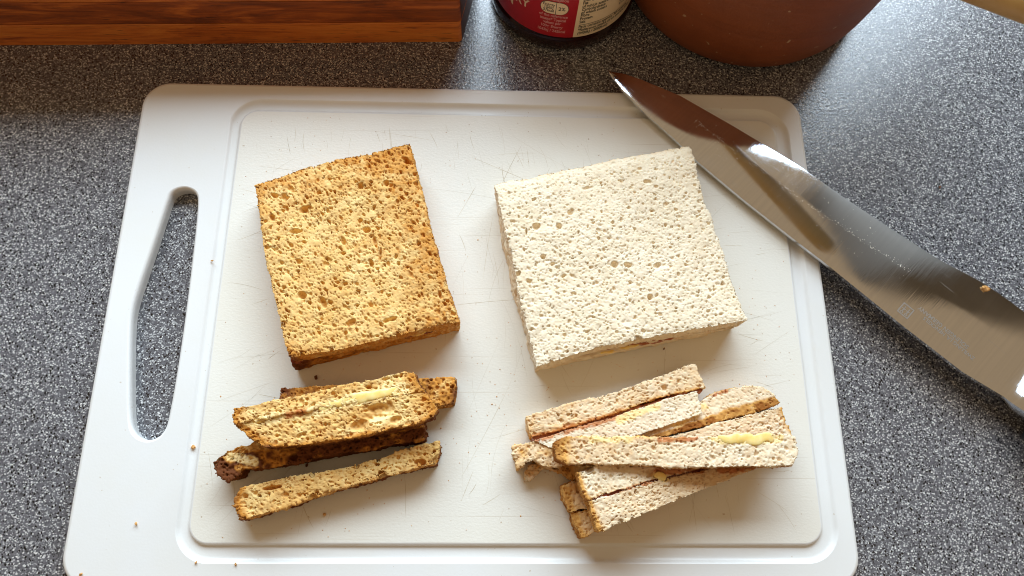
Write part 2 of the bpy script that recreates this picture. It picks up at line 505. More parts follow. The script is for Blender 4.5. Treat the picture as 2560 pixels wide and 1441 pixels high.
    o.location = tuple(cen) if parent is None else tuple(np.array(cen) - np.array(parent.location))
    o.data.shade_smooth()
    a = o.data.attributes.new('crust', 'FLOAT', 'POINT')
    cr = np.zeros(len(P))
    if crust is not None:
        nz = vnoise(P0, 0.004, seed + 41) * 0.5 + vnoise(P0, 0.0015, seed + 42) * 0.35
        cr = np.clip(crust(u, v, w, nz), 0, 1)
    a.data.foreach_set('value', cr.astype(np.float32))
    for kind in ('butter', 'jam'):
        val = np.zeros(len(P))
        for kd, pts, wid in smears:
            if kd != kind:
                continue
            pts = np.asarray(pts, float)
            best = np.full(len(P), 9.0)
            for p_, q_ in zip(pts[:-1], pts[1:]):
                d_ = q_ - p_
                t_ = np.clip(((P0 - p_) @ d_) / max(1e-12, d_ @ d_), 0, 1)
                best = np.minimum(best, np.linalg.norm(P0 - (p_ + t_[:, None] * d_), axis=1))
            val = np.maximum(val, np.exp(-(best / wid) ** 2) * (1 + 0.6 * vnoise(P0, 0.0026, seed + 61) + 0.6 * vnoise(P0, 0.0009, seed + 62)))
        if val.max() > 0:
            at = o.data.attributes.new(kind, 'FLOAT', 'POINT')
            at.data.foreach_set('value', np.clip(val, 0, 1).astype(np.float32))
    return o

def lump(name, parent, mat, pts, radius, height, seed, n=14, flat=0.5):
    """An uneven smear: a tube of blobs along pts (world), joined in one mesh."""
    rnd = random.Random(seed)
    pts = np.asarray(pts, float)
    ts = np.linspace(0, 1, n)
    c = polyline(pts, ts)
    c[:, :2] += np.array([[rnd.gauss(0, radius * 0.22), rnd.gauss(0, radius * 0.22)] for _ in range(n)])
    d = np.gradient(c, axis=0)
    vs, fs = [], []
    m = 10
    for a in range(n):
        dx, dy = d[a, 0], d[a, 1]
        L = math.hypot(dx, dy) or 1
        nx, ny = -dy / L, dx / L
        env = max(0.45, math.sin(math.pi * (a + 0.5) / n) ** 0.35)
        rr = radius * env * rnd.uniform(0.8, 1.2)
        hh = 0.7 * height * env * rnd.uniform(0.7, 1.2)
        for b in range(m):
            an = 2 * math.pi * b / m
            q = rnd.uniform(0.85, 1.15)
            vs.append((c[a, 0] + nx * math.cos(an) * rr * q, c[a, 1] + ny * math.cos(an) * rr * q, c[a, 2] + math.sin(an) * hh * q))
    for a in range(n - 1):
        for b in range(m):
            fs.append((a * m + b, a * m + (b + 1) % m, (a + 1) * m + (b + 1) % m, (a + 1) * m + b))
    fs.append(tuple(range(m))[::-1])
    fs.append(tuple((n - 1) * m + b for b in range(m)))
    base = np.mean(vs, axis=0)
    off = np.array(parent.location) if parent is not None else np.zeros(3)
    vs = np.asarray(vs) - base
    o = py_mesh(name, vs, fs, mat, parent)
    o.location = tuple(base - off)
    s = o.modifiers.new('smooth', 'SUBSURF')
    s.levels = s.render_levels = 2
    o.data.shade_smooth()
    return o

def lathe(name, prof, mat, parent=None, seg=96, smooth=40):
    vs, fs = [], []
    for r, z in prof:
        for a in range(seg):
            t = 2 * math.pi * a / seg
            vs.append((r * math.cos(t), r * math.sin(t), z))
    for k in range(len(prof) - 1):
        for a in range(seg):
            b = (a + 1) % seg
            fs.append((k * seg + a, k * seg + b, (k + 1) * seg + b, (k + 1) * seg + a))
    fs.append(tuple(range(seg))[::-1])
    fs.append(tuple((len(prof) - 1) * seg + a for a in range(seg)))
    return py_mesh(name, vs, fs, mat, parent, smooth)

def text_geo(body, size, align='LEFT'):
    cu = bpy.data.curves.new('lettering', 'FONT')
    cu.body = body
    cu.size = size
    cu.align_x = align
    cu.resolution_u = 3
    cu.offset = size * 0.018
    ob = bpy.data.objects.new('lettering', cu)
    C.objects.link(ob)
    bpy.context.view_layer.update()
    ev = ob.evaluated_get(bpy.context.evaluated_depsgraph_get())
    me = ev.to_mesh()
    v = [tuple(p.co) for p in me.vertices]
    f = [tuple(p.vertices) for p in me.polygons]
    ev.to_mesh_clear()
    bpy.data.objects.remove(ob)
    bpy.data.curves.remove(cu)
    return v, f

# ------------------------------------------------------------------ setting: the worktop
bm = bmesh.new()
x0, x1, y0, y1 = -1.3, 1.3, -0.32, 0.74
vs = [bm.verts.new(p) for p in ((x0, y0, 0), (x1, y0, 0), (x1, y1, 0), (x0, y1, 0), (x0, y0, -0.04), (x1, y0, -0.04), (x1, y1, -0.04), (x0, y1, -0.04))]
for f in ((0, 1, 2, 3), (7, 6, 5, 4), (0, 4, 5, 1), (1, 5, 6, 2), (2, 6, 7, 3), (3, 7, 4, 0)):
    bm.faces.new([vs[k] for k in f])
me = bpy.data.meshes.new('worktop')
bm.to_mesh(me)
top = link('worktop', me, M['counter'])
top['kind'] = 'structure'

# ------------------------------------------------------------------ white chopping board
def rrect(xa, xb, ya, yb, r, n=10):
    out = []
    for cx, cy, a0 in ((xb - r, yb - r, 0), (xa + r, yb - r, 90), (xa + r, ya + r, 180), (xb - r, ya + r, 270)):
        for k in range(n + 1):
            a = rad(a0 + 90 * k / n)
            out.append((cx + r * math.cos(a), cy + r * math.sin(a)))
    return out

def smooth_loop(pts, it=2):
    for _ in range(it):
        q = []
        for a, b in zip(pts, pts[1:] + pts[:1]):
            q.append((a[0] * .75 + b[0] * .25, a[1] * .75 + b[1] * .25))
            q.append((a[0] * .25 + b[0] * .75, a[1] * .25 + b[1] * .75))
        pts = q
    return pts

def offset_loop(pts, d):
    n = len(pts)
    area = sum(pts[k][0] * pts[(k + 1) % n][1] - pts[(k + 1) % n][0] * pts[k][1] for k in range(n))
    s = 1 if area > 0 else -1
    out = []
    for k in range(n):
        a, b, c = pts[k - 1], pts[k], pts[(k + 1) % n]
        tx, ty = c[0] - a[0], c[1] - a[1]
        L = math.hypot(tx, ty)
        out.append((b[0] + s * ty / L * d, b[1] - s * tx / L * d))
    return out

def cdt_ring(outer, holes):
    """Triangles between an outer loop and holes; returns list of faces over the concatenated loops."""
    pts, edges = [], []
    for lp in [outer] + holes:
        b = len(pts)
        pts += [Vector(p) for p in lp]
        edges += [(b + k, b + (k + 1) % len(lp)) for k in range(len(lp))]
    v, e, f, ov, oe, of = geometry.delaunay_2d_cdt(pts, edges, [], 0, 1e-7)
    def inside(p, lp):
        c = False
        for a, b in zip(lp, lp[1:] + lp[:1]):
            if (a[1] > p[1]) != (b[1] > p[1]) and p[0] < (b[0] - a[0]) * (p[1] - a[1]) / (b[1] - a[1]) + a[0]:
                c = not c
        return c
    out = []
    for t in f:
        m = [sum(v[i][c] for i in t) / 3 for c in (0, 1)]
        if inside(m, outer) and not any(inside(m, h) for h in holes):
            out.append(tuple(ov[i][0] for i in t))
    return out

def make_board():
    X0, X1, Y0, Y1, T = -0.1893, 0.1726, -0.0352, 0.2217, 0.008
    R0 = 0.0145
    hole = [p[:2] for p in [(-0.16807, 0.1524, 0.008), (-0.16698, 0.15628, 0.008), (-0.16402, 0.15861, 0.008), (-0.15963, 0.1596, 0.008), (-0.15578, 0.15853, 0.008), (-0.15304, 0.15653, 0.008), (-0.15131, 0.1527, 0.008), (-0.15041, 0.13641, 0.008), (-0.14941, 0.0959, 0.008), (-0.14948, 0.06378, 0.008), (-0.15033, 0.03891, 0.008), (-0.15144, 0.03368, 0.008), (-0.15424, 0.02997, 0.008), (-0.15881, 0.02847, 0.008), (-0.16359, 0.02955, 0.008), (-0.16761, 0.03285, 0.008), (-0.16984, 0.03878, 0.008), (-0.17273, 0.05582, 0.008), (-0.17596, 0.07735, 0.008), (-0.17742, 0.09147, 0.008), (-0.17599, 0.10346, 0.008), (-0.1723, 0.12473, 0.008), (-0.16977, 0.14163, 0.008)]]
    hole = smooth_loop(hole, 2)
    vs, fs, mats = [], [], []
    def ring(lp, z):
        b = len(vs)
        vs.extend((x, y, z) for x, y in lp)
        return (b, len(lp))
    def bridge(a, b, m=0):
        n = a[1]
        for k in range(n):
            fs.append((a[0] + k, a[0] + (k + 1) % n, b[0] + (k + 1) % n, b[0] + k))
            mats.append(m)
    o = lambda d, r=R0: rrect(X0 + d, X1 - d, Y0 + d, Y1 - d, max(r - d, 0.002), 14)
    rings = [ring(o(0.0016), 0.0), ring(o(0.0004), 0.0009), ring(o(0.0), 0.0022), ring(o(0.0), 0.0060), ring(o(0.0003), 0.0072), ring(o(0.0009), 0.0078), ring(o(0.0018), T)]
    for a, b in zip(rings, rings[1:]):
        bridge(a, b)
    GX0, GX1, GY0, GY1 = -0.1412, 0.1645, -0.0248, 0.2123      # outer lip of the juice groove
    go = lambda d, r=0.0165: rrect(GX0 + d, GX1 - d, GY0 + d, GY1 - d, max(r - d, 0.003), 12)
    groove = [(0.0, T), (0.0004, 0.00785), (0.0010, 0.0073), (0.0016, 0.0067), (0.0023, 0.00635), (0.0032, 0.0062)]
    gr = [ring(go(d), z) for d, z in groove]
    PX0, PX1, PY0, PY1 = -0.1352, 0.1570, -0.0166, 0.2055       # raised cutting face
    po = lambda d: rrect(PX0 - d, PX1 + d, PY0 - d, PY1 + d, 0.0095 + d, 12)
    pr = [ring(po(d), z) for d, z in ((0.0012, 0.0062), (0.0005, 0.0063), (0.0002, 0.0066), (0.0, 0.0076), (-0.0003, 0.0079), (-0.0009, T))]
    chain = gr + pr
    for a, b in zip(chain, chain[1:]):
        bridge(a, b)
    # hole walls
    hr = [ring(offset_loop(hole, d), z) for d, z in ((0.0004, T), (0.0, 0.00785), (-0.0005, 0.0074), (-0.0008, 0.0068), (-0.0009, 0.0042), (-0.0007, 0.0038), (-0.0008, 0.0010), (-0.0003, 0.0))]
    hole_top, hole_bot = offset_loop(hole, 0.0004), offset_loop(hole, -0.0003)
    for a, b in zip(hr, hr[1:]):
        bridge(b, a)
    # rim face between outer edge, hole and groove lip
    loops = [o(0.0018), hole_top, go(0.0)]
    idx = [rings[-1][0] + k for k in range(rings[-1][1])] + [hr[0][0] + k for k in range(hr[0][1])] + [gr[0][0] + k for k in range(gr[0][1])]
    for t in cdt_ring(loops[0], loops[1:]):
        fs.append(tuple(idx[k] for k in t)); mats.append(0)
    loops = [o(0.0016), hole_bot]
    idx = [rings[0][0] + k for k in range(rings[0][1])] + [hr[-1][0] + k for k in range(hr[-1][1])]
    for t in cdt_ring(loops[0], loops[1:]):
        fs.append(tuple(idx[k] for k in t)[::-1]); mats.append(0)
    fs.append(tuple(pr[-1][0] + k for k in range(pr[-1][1]))); mats.append(1)
    b = py_mesh('chopping_board', vs, fs, [M['rim'], M['face']])
    for p, m in zip(b.data.polygons, mats):
        p.material_index = m
    bm = bmesh.new(); bm.from_mesh(b.data)
    bmesh.ops.recalc_face_normals(bm, faces=bm.faces)
    bm.to_mesh(b.data); bm.free()
    b.data.shade_smooth()
    b.data.set_sharp_from_angle(angle=rad(38))
    for p in b.data.polygons:            # the plane areas stay plane
        if abs(p.normal.z) > 0.9999 and (len(p.vertices) != 4):
            p.use_smooth = False
    tag(b, 'white plastic chopping board with a juice groove and a slanted handle slot', 'chopping board')
    return b
board = make_board()
def cut_marks():
    rnd = random.Random(21)
    V, F, mi = [], [], []
    def mark(x, y, an, L, w, m):
        n = 6
        b0 = len(V)
        bend = rnd.gauss(0, 0.03) * L
        for k in range(n + 1):
            t_ = k / n - 0.5
            px_, py_ = x + math.cos(an) * L * t_ - math.sin(an) * bend * (4 * t_ * t_), y + math.sin(an) * L * t_ + math.cos(an) * bend * (4 * t_ * t_)
            ww = w * (1 - (2 * t_) ** 4) * rnd.uniform(.5, 1.2) + 0.00001
            nx, ny = -math.sin(an) * ww, math.cos(an) * ww
            V.append((px_ + nx, py_ + ny, 0.00802)); V.append((px_ - nx, py_ - ny, 0.00802))
        for k in range(n):
            F.append((b0 + 2 * k + 1, b0 + 2 * k + 3, b0 + 2 * k + 2, b0 + 2 * k)); mi.append(m)
    fields = [(70, -0.02, 0.185, 0.07, 0.012, 1.75, 0.18, 0.010), (50, 0.03, 0.135, 0.03, 0.03, 1.55, 0.25, 0.022), (40, -0.115, 0.12, 0.012, 0.05, 0.25, 0.35, 0.022), (30, -0.11, 0.02, 0.015, 0.04, 0.7, 0.4, 0.03),
              (45, 0.135, 0.09, 0.012, 0.05, 0.05, 0.3, 0.018), (26, 0.02, 0.06, 0.03, 0.04, 1.3, 0.6, 0.03), (30, -0.02, 0.0, 0.08, 0.009, 1.5, 0.3, 0.014), (26, 0.1, 0.0, 0.05, 0.009, 1.9, 0.4, 0.018), (24, 0.03, 0.15, 0.05, 0.03, 0.0, 0.2, 0.04), (20, 0.0, 0.09, 0.1, 0.08, 0.9, 0.8, 0.03)]
    for cnt, cx, cy, sx, sy, an, sa_, L in fields:
        for _ in range(cnt):
            x, y, a_, l_ = rnd.gauss(cx, sx), rnd.gauss(cy, sy), rnd.gauss(an, sa_), L * rnd.uniform(0.3, 1.6)
            ex, ey = abs(math.cos(a_)) * l_ / 2, abs(math.sin(a_)) * l_ / 2
            if -0.133 < x - ex and x + ex < 0.155 and -0.0145 < y - ey and y + ey < 0.2035:
                mark(x, y, a_, l_, rnd.uniform(0.00005, 0.00013), 0 if rnd.random() < .68 else (1 if rnd.random() < .75 else 2))
    o = py_mesh('cut_marks', V, F, [M['scratch'], M['scratch2'], M['scratch3']], board)
    for p, m in zip(o.data.polygons, mi):
        p.material_index = m
    o['kind'] = 'stuff'
cut_marks()

# ------------------------------------------------------------------ sandwiches with the crusts cut off
def edge_glow(u, v, w, nz, amount=0.35, sc=9):
    return amount * np.exp(-np.minimum(np.minimum(u, 1 - u), np.minimum(v, 1 - v)) * sc * 4) + nz * 0.10

bs = thing('brown_sandwich', 'square brown bread sandwich with its crusts cut off lying beside the white one', 'sandwich', (-0.06817, 0.1202, 0.008))
z1 = 0.0305
def brown_crust(u, v, w, nz):
    e = 0.13 + 0.20 * nz
    e = e + 0.16 * np.exp(-(((1 - u) / .10) ** 2 + (v / .10) ** 2)) + 0.45 * np.exp(-((u / .07) ** 2 + ((1 - v) / .06) ** 2)) + 0.2 * np.exp(-((u / .04) ** 2 + (v / .06) ** 2))
    e = e + (0.20 + 0.35 * nz) * np.exp(-v / .05) + (0.18 + .3 * nz) * np.exp(-(1 - u) / .05) + (0.25 + .3 * nz) * np.exp(-(1 - v) / .02) + .12 * np.exp(-u / .02)
    e = e + (.16 + .2 * nz) * np.clip((u - .62) / .3, 0, 1) + (.14 + .2 * nz) * np.clip((.3 - v) / .3, 0, 1)
    return np.minimum(e, .44 + .5 * np.exp(-((u / .05) ** 2 + ((1 - v) / .05) ** 2)))
slab('bread_slice', bs, M['brown'],
     [(-0.11557, 0.15067, 0.0305), (-0.09214, 0.16065, 0.0305), (-0.06542, 0.1678, 0.0305), (-0.04087, 0.17523, 0.0305)], [(-0.04087, 0.17523, 0.0305), (-0.03678, 0.1591, 0.0305), (-0.0313, 0.13979, 0.0305), (-0.02482, 0.11495, 0.0305), (-0.0139, 0.08301, 0.0305)],
     [(-0.09102, 0.06503, 0.0305), (-0.06814, 0.06915, 0.0305), (-0.04835, 0.07443, 0.0305), (-0.0283, 0.07978, 0.0305), (-0.0139, 0.08301, 0.0305)], [(-0.11557, 0.15067, 0.0305), (-0.1117, 0.13421, 0.0305), (-0.1069, 0.11376, 0.0305), (-0.0967, 0.08247, 0.0305), (-0.09102, 0.06503, 0.0305)],
     0.0108, 3, BROWN_PORES, brown_crust, rough=0.00036, stretch=(1.3, 0.85, 1), turn=0.6, soft=0.0006,
     cuts=[(-0.05946039266311243, 0.1279813792911163, 0.0022, 0.0016, 0, 0.003), (-0.055440609417274536, 0.12184121861809565, 0.0052, 0.0009, -1.25, 0.0026), (-0.05254575428255831, 0.11472748078780742, 0.0042, 0.0008, -1.6, 0.0022), (-0.07765273205676185, 0.09112084013307095, 0.003, 0.0014, -1.1, 0.003),
           (-0.09066298242783978, 0.13793265102285707, 0.0024, 0.002, 0.3, 0.003), (-0.10587856493349561, 0.1455140051017991, 0.0024, 0.0013, -0.4, 0.0026), (-0.0935125129069, 0.12681665478570853, 0.0032, 0.0012, 0.1, 0.002), (-0.04612046646209565, 0.0831657928237814, 0.0032, 0.001, 0.3, 0.0024),
           (-0.087805651215836, 0.0947045247325644, 0.002, 0.002, 0, 0.0026), (-0.0636405687486687, 0.08200984070507207, 0.0024, 0.0014, 0.8, 0.0024), (-0.023269235600089113, 0.09551009098346536, 0.0008, 0.002, 0.2, 0.0024), (-0.051735351402293406, 0.15252245764798783, 0.0018, 0.0016, 0.4, 0.0024)])
o = slab('bread_slice', bs, M['brown'],
     [(-0.11889, 0.15274, 0.0185), (-0.04324, 0.17754, 0.0185)], [(-0.04324, 0.17754, 0.0185), (-0.01475, 0.0839, 0.0185)], [(-0.09217, 0.06344, 0.0185), (-0.01475, 0.0839, 0.0185)], [(-0.11889, 0.15274, 0.0185), (-0.09217, 0.06344, 0.0185)],
     0.0105, 4, BROWN_PORES, lambda u, v, w, nz: 0.52 + 0.5 * nz + 0.5 * np.exp(-((u / .14) ** 2 + ((1 - v) / .1) ** 2)), res=0.0005, top='ngon', rough=0.0005)  # crust tone raised over the whole lower slice to paint in its shade
slab('jam_filling', bs, M['jam'], [(-0.1173, 0.15238, 0.0203), (-0.04343, 0.17681, 0.0203)], [(-0.04343, 0.17681, 0.0203), (-0.01468, 0.08405, 0.0203)], [(-0.09215, 0.06424, 0.0203), (-0.01468, 0.08405, 0.0203)], [(-0.1173, 0.15238, 0.0203), (-0.09215, 0.06424, 0.0203)],
     0.0022, 5, [], None, res=0.0012, top='ngon', rough=0.0006)
lump('butter', bs, M['butter'], [(-0.0358, 0.07849, 0.0195), (-0.03105, 0.08019, 0.02), (-0.02441, 0.08164, 0.02)], 0.0013, 0.0014, 1)

ws = thing('white_sandwich', 'square white bread sandwich with its crusts cut off beside the knife', 'sandwich', (0.06739, 0.12434, 0.008))
def droop(u, v, P):
    return -0.0030 * np.exp(-v / .045) - 0.0012 * np.exp(-((1 - u) / .05)) - .001 * np.exp(-u / .05)
slab('bread_slice', ws, M['white'],
     [(0.00185, 0.15461, 0.03), (0.02062, 0.15869, 0.03), (0.05512, 0.16825, 0.03), (0.07984, 0.17326, 0.03), (0.10238, 0.17827, 0.03)], [(0.10222, 0.178, 0.0305), (0.10655, 0.14866, 0.0305), (0.11212, 0.12841, 0.0305), (0.11833, 0.10074, 0.0305), (0.12248, 0.08532, 0.0305)],
     [(0.02223, 0.06197, 0.0305), (0.05174, 0.07146, 0.0305), (0.08209, 0.0775, 0.0305), (0.10517, 0.08181, 0.0305), (0.12248, 0.08532, 0.0305)], [(0.00184, 0.15437, 0.0305), (0.00714, 0.13199, 0.0305), (0.01453, 0.09544, 0.0305), (0.02223, 0.06197, 0.0305)],
     0.0112, 6, WHITE_PORES, lambda u, v, w, nz: 0.02 + 0.03 * nz + .12 * np.exp(-v / .03), rough=0.00034, flop=droop, soft=0.0005,
     cuts=[(0.02241330485182898, 0.1309683494086915, 0.002, 0.0018, 0, 0.003), (0.0337916775756092, 0.13115207540181023, 0.0015, 0.0016, 0, 0.003), (0.059979601917297586, 0.11165368650523848, 0.002, 0.0017, 0.6, 0.003), (0.06677141923584168, 0.11154505626431903, 0.002, 0.0012, -0.3, 0.003), (0.08097353921579308, 0.11154009984212443, 0.0022, 0.0014, 0.5, 0.002),
           (0.02577778662561442, 0.1154577814126178, 0.0014, 0.0012, 0, 0.003), (0.03945164499333427, 0.13844739552249183, 0.0014, 0.0014, 0, 0.0026), (0.0788825364394947, 0.1556057400314694, 0.0022, 0.0014, 0, 0.0016), (0.030370803269240323, 0.11184782764055168, 0.0014, 0.001, 0.3, 0.002), (0.07659995754525571, 0.09576188502371305, 0.0014, 0.0014, 0, 0.003), (0.017701755679732922, 0.12774885587165088, 0.0006, 0.0026, 0, 0.003), (0.04856099518397924, 0.15219693790335553, 0.003, 0.001, 0.25, 0.0014)])
slab('bread_slice', ws, M['white'],
     [(0.00339, 0.15563, 0.0185), (0.10291, 0.17984, 0.0185)], [(0.10291, 0.17984, 0.0185), (0.12302, 0.08581, 0.0185)], [(0.02305, 0.0637, 0.0185), (0.12302, 0.08581, 0.0185)], [(0.00339, 0.15563, 0.0185), (0.00664, 0.12823, 0.0185), (0.01506, 0.09288, 0.0185), (0.02305, 0.0637, 0.0185)],
     0.0105, 7, WHITE_PORES, lambda u, v, w, nz: 0.10 + 0.1 * nz, res=0.0005, top='ngon', rough=0.0005)
slab('jam_filling', ws, M['jamstain'], [(0.00482, 0.15429, 0.02), (0.10044, 0.17759, 0.02)], [(0.10044, 0.17759, 0.02), (0.1222, 0.08684, 0.02)], [(0.02353, 0.06515, 0.02), (0.1222, 0.08684, 0.02)], [(0.00482, 0.15429, 0.02), (0.02353, 0.06515, 0.02)],
     0.0020, 8, [], None, res=0.0012, top='ngon', rough=0.0006)
lump('jam_drip', ws, M['jamstain'], [(0.07119, 0.07508, 0.0185), (0.07925, 0.07711, 0.0178), (0.09085, 0.07953, 0.019)], 0.0014, 0.0016, 3)
lump('butter', ws, M['butter'], [(0.05355, 0.07059, 0.0185), (0.06145, 0.07254, 0.018), (0.07304, 0.07539, 0.019)], 0.0010, 0.0012, 4)

# ------------------------------------------------------------------ crust strips cut from the brown sandwich
GB = 'brown crust strips below the brown sandwich'
def side_crust(start, full, k=1.0):
    return lambda u, v, w, nz: k * np.clip((w - start) / (full - start), 0, 1) + 0.06 + nz * 0.25
t = thing('crust_strip', 'brown crust strip at the back, mostly hidden under the wide buttered strip', 'crust strip', (-0.06171, 0.05187, 0.008), GB)
slab('bread_slice', t, M['brown'], [(-0.09641, 0.05229, 0.0195), (-0.06925, 0.05475, 0.0195), (-0.03396, 0.05749, 0.0195), (-0.01539, 0.05802, 0.0195)], [(-0.01539, 0.05802, 0.0195), (-0.01454, 0.05424, 0.0195), (-0.01582, 0.04581, 0.0195)], [(-0.09456, 0.04067, 0.0195), (-0.05911, 0.04182, 0.0195), (-0.02414, 0.04427, 0.0195), (-0.01582, 0.04581, 0.0195)], [(-0.09641, 0.05229, 0.0195), (-0.09628, 0.04709, 0.0195), (-0.09456, 0.04067, 0.0195)],
     0.0112, 51, BROWN_PORES, lambda u, v, w, nz: 0.52 + nz * 0.5 + .35 * np.exp(-(1 - u) / .02) + .4 * np.exp(-u / .08), rough=0.0005)

t = thing('crust_strip', 'wide two-slice brown crust strip with a butter smear, lying across the others', 'crust strip', (-0.07009, 0.0426, 0.02), GB)
zb_ = 0.0325
def bcr(u, v, w, nz):
    return np.minimum(0.15 + nz * 0.26 + 0.5 * np.exp(-(u / .045) ** 2) + 0.4 * np.exp(-((1 - u) / .05) ** 2), .58) + .35 * np.clip((w - .1) / .4, 0, 1) + .5 * np.clip((w - .55) / .2, 0, 1)
slab('bread_slice', t, M['brown'], [(-0.11177, 0.04123, 0.0325), (-0.09252, 0.04525, 0.0325), (-0.0647, 0.05173, 0.0325), (-0.04707, 0.05604, 0.0325), (-0.03819, 0.05849, 0.0325), (-0.0333, 0.05816, 0.0325)], [(-0.0333, 0.05816, 0.0325), (-0.03262, 0.0547, 0.0325), (-0.02827, 0.04949, 0.0325)], [(-0.11226, 0.03503, 0.0315), (-0.09216, 0.03867, 0.0315), (-0.06785, 0.04343, 0.0315), (-0.04672, 0.04716, 0.0315), (-0.02836, 0.04964, 0.0315)], [(-0.11177, 0.04123, 0.0325), (-0.1128, 0.03806, 0.0325), (-0.11191, 0.03493, 0.0325)],
     0.0105, 52, BROWN_PORES[:2] + [(0.006, 0.2, 0.0008, 0.0018)], bcr, rough=0.00045, smears=[('butter', [(-0.07803, 0.04008, 0.0322), (-0.06426, 0.04479, 0.0322), (-0.05198, 0.04738, 0.0322), (-0.03877, 0.05108, 0.0322)], 0.0030), ('butter', [(-0.09962, 0.03643, 0.0322), (-0.09189, 0.03788, 0.0322)], 0.0026), ('jam', [(-0.09369, 0.03722, 0.0318), (-0.08165, 0.04011, 0.0318), (-0.07127, 0.04266, 0.0318)], 0.0015)])
slab('bread_slice', t, M['brown'], [(-0.11222, 0.03469, 0.0315), (-0.09212, 0.03832, 0.0315), (-0.06782, 0.04308, 0.0315), (-0.0467, 0.0468, 0.0315), (-0.02817, 0.04928, 0.0315)], [(-0.02808, 0.04913, 0.0325), (-0.02507, 0.04503, 0.0325), (-0.02227, 0.04148, 0.0325), (-0.02394, 0.03811, 0.0325)], [(-0.09707, 0.02449, 0.0325), (-0.08021, 0.02561, 0.0325), (-0.0625, 0.02828, 0.0325), (-0.04747, 0.03148, 0.0325), (-0.03476, 0.03435, 0.0325), (-0.02394, 0.03811, 0.0325)], [(-0.11222, 0.03469, 0.0315), (-0.10896, 0.0321, 0.0315), (-0.10371, 0.02866, 0.0315), (-0.09737, 0.02457, 0.0315)],
     0.0105, 53, BROWN_PORES[:2] + [(0.006, 0.2, 0.0008, 0.0018)], lambda u, v, w, nz: bcr(u, v, w, nz) + .35 * np.exp(-((1 - v) / .12) ** 2), rough=0.00045,
     smears=[('butter', [(-0.07803, 0.04008, 0.0322), (-0.06426, 0.04479, 0.0322), (-0.05198, 0.04738, 0.0322), (-0.03877, 0.05108, 0.0322)], 0.0030), ('butter', [(-0.09962, 0.03643, 0.0322), (-0.09189, 0.03788, 0.0322)], 0.0026), ('jam', [(-0.09369, 0.03722, 0.0318), (-0.08165, 0.04011, 0.0318), (-0.07127, 0.04266, 0.0318)], 0.0015), ('butter', [(-0.04958, 0.03675, 0.0322), (-0.04526, 0.03854, 0.0322)], 0.0030)],
     cuts=[(-0.04885419433124067, 0.040240768786238425, 0.0072, 0.004, 0.35, 0.0024), (-0.056446026648594286, 0.034568207572493924, 0.0046, 0.0022, 0.4, 0.0022), (-0.040707898554212474, 0.0367689795152525, 0.0028, 0.0016, 0.4, 0.0018)])
slab('filling', t, M['butter'], [(-0.1113, 0.03613, 0.0311), (-0.06801, 0.04456, 0.0311), (-0.02969, 0.0506, 0.0311)], [(-0.02969, 0.0506, 0.0311), (-0.02888, 0.04808, 0.0311)], [(-0.11032, 0.03369, 0.0311), (-0.06782, 0.04207, 0.0311), (-0.02888, 0.04808, 0.0311)], [(-0.1113, 0.03613, 0.0311), (-0.11032, 0.03369, 0.0311)], 0.009, 92, [], None, res=0.0007, rough=0.0005)
lump('butter', t, M['butter'], [(-0.07477, 0.0416, 0.0316), (-0.06434, 0.04484, 0.0318), (-0.05201, 0.04741, 0.032), (-0.03973, 0.0508, 0.0316)], 0.0024, 0.0010, 12, n=18)

t = thing('crust_strip', 'brown strip with its dark baked crust facing forward, under the wide buttered strip', 'crust strip', (-0.07862, 0.02447, 0.008), GB)
def ccr(u, v, w, nz):
    return np.clip((v - .38 + .5 * np.clip(.12 - u, 0, 1)) / .16, 0, 1) * (.74 + .6 * nz) + np.clip((w - .1) / .3, 0, 1) * .7 + .2 + .4 * nz + .5 * np.exp(-(u / .05) ** 2)
slab('bread_slice', t, M['brown'], [(-0.1175, 0.02377, 0.02), (-0.10327, 0.02793, 0.02), (-0.06766, 0.03441, 0.02), (-0.03019, 0.03901, 0.02)], [(-0.03019, 0.03901, 0.02), (-0.02944, 0.03373, 0.02), (-0.02946, 0.02958, 0.02)], [(-0.12037, 0.01367, 0.0185), (-0.11617, 0.01126, 0.0185), (-0.11168, 0.01232, 0.0185), (-0.11069, 0.01616, 0.0185), (-0.10324, 0.01654, 0.0185), (-0.09368, 0.01763, 0.0185), (-0.08185, 0.0198, 0.0185), (-0.06888, 0.02234, 0.0185), (-0.05617, 0.02454, 0.0185), (-0.03594, 0.02823, 0.0185), (-0.02959, 0.02971, 0.0185)], [(-0.1175, 0.02377, 0.02), (-0.12286, 0.01953, 0.02), (-0.123, 0.01778, 0.02), (-0.11983, 0.01361, 0.02)],
     0.0112, 54, BROWN_PORES, ccr, rough=0.0006, smears=[('butter', [(-0.11593, 0.02165, 0.0202), (-0.11138, 0.02079, 0.0202), (-0.10517, 0.01911, 0.0195)], 0.0022)])

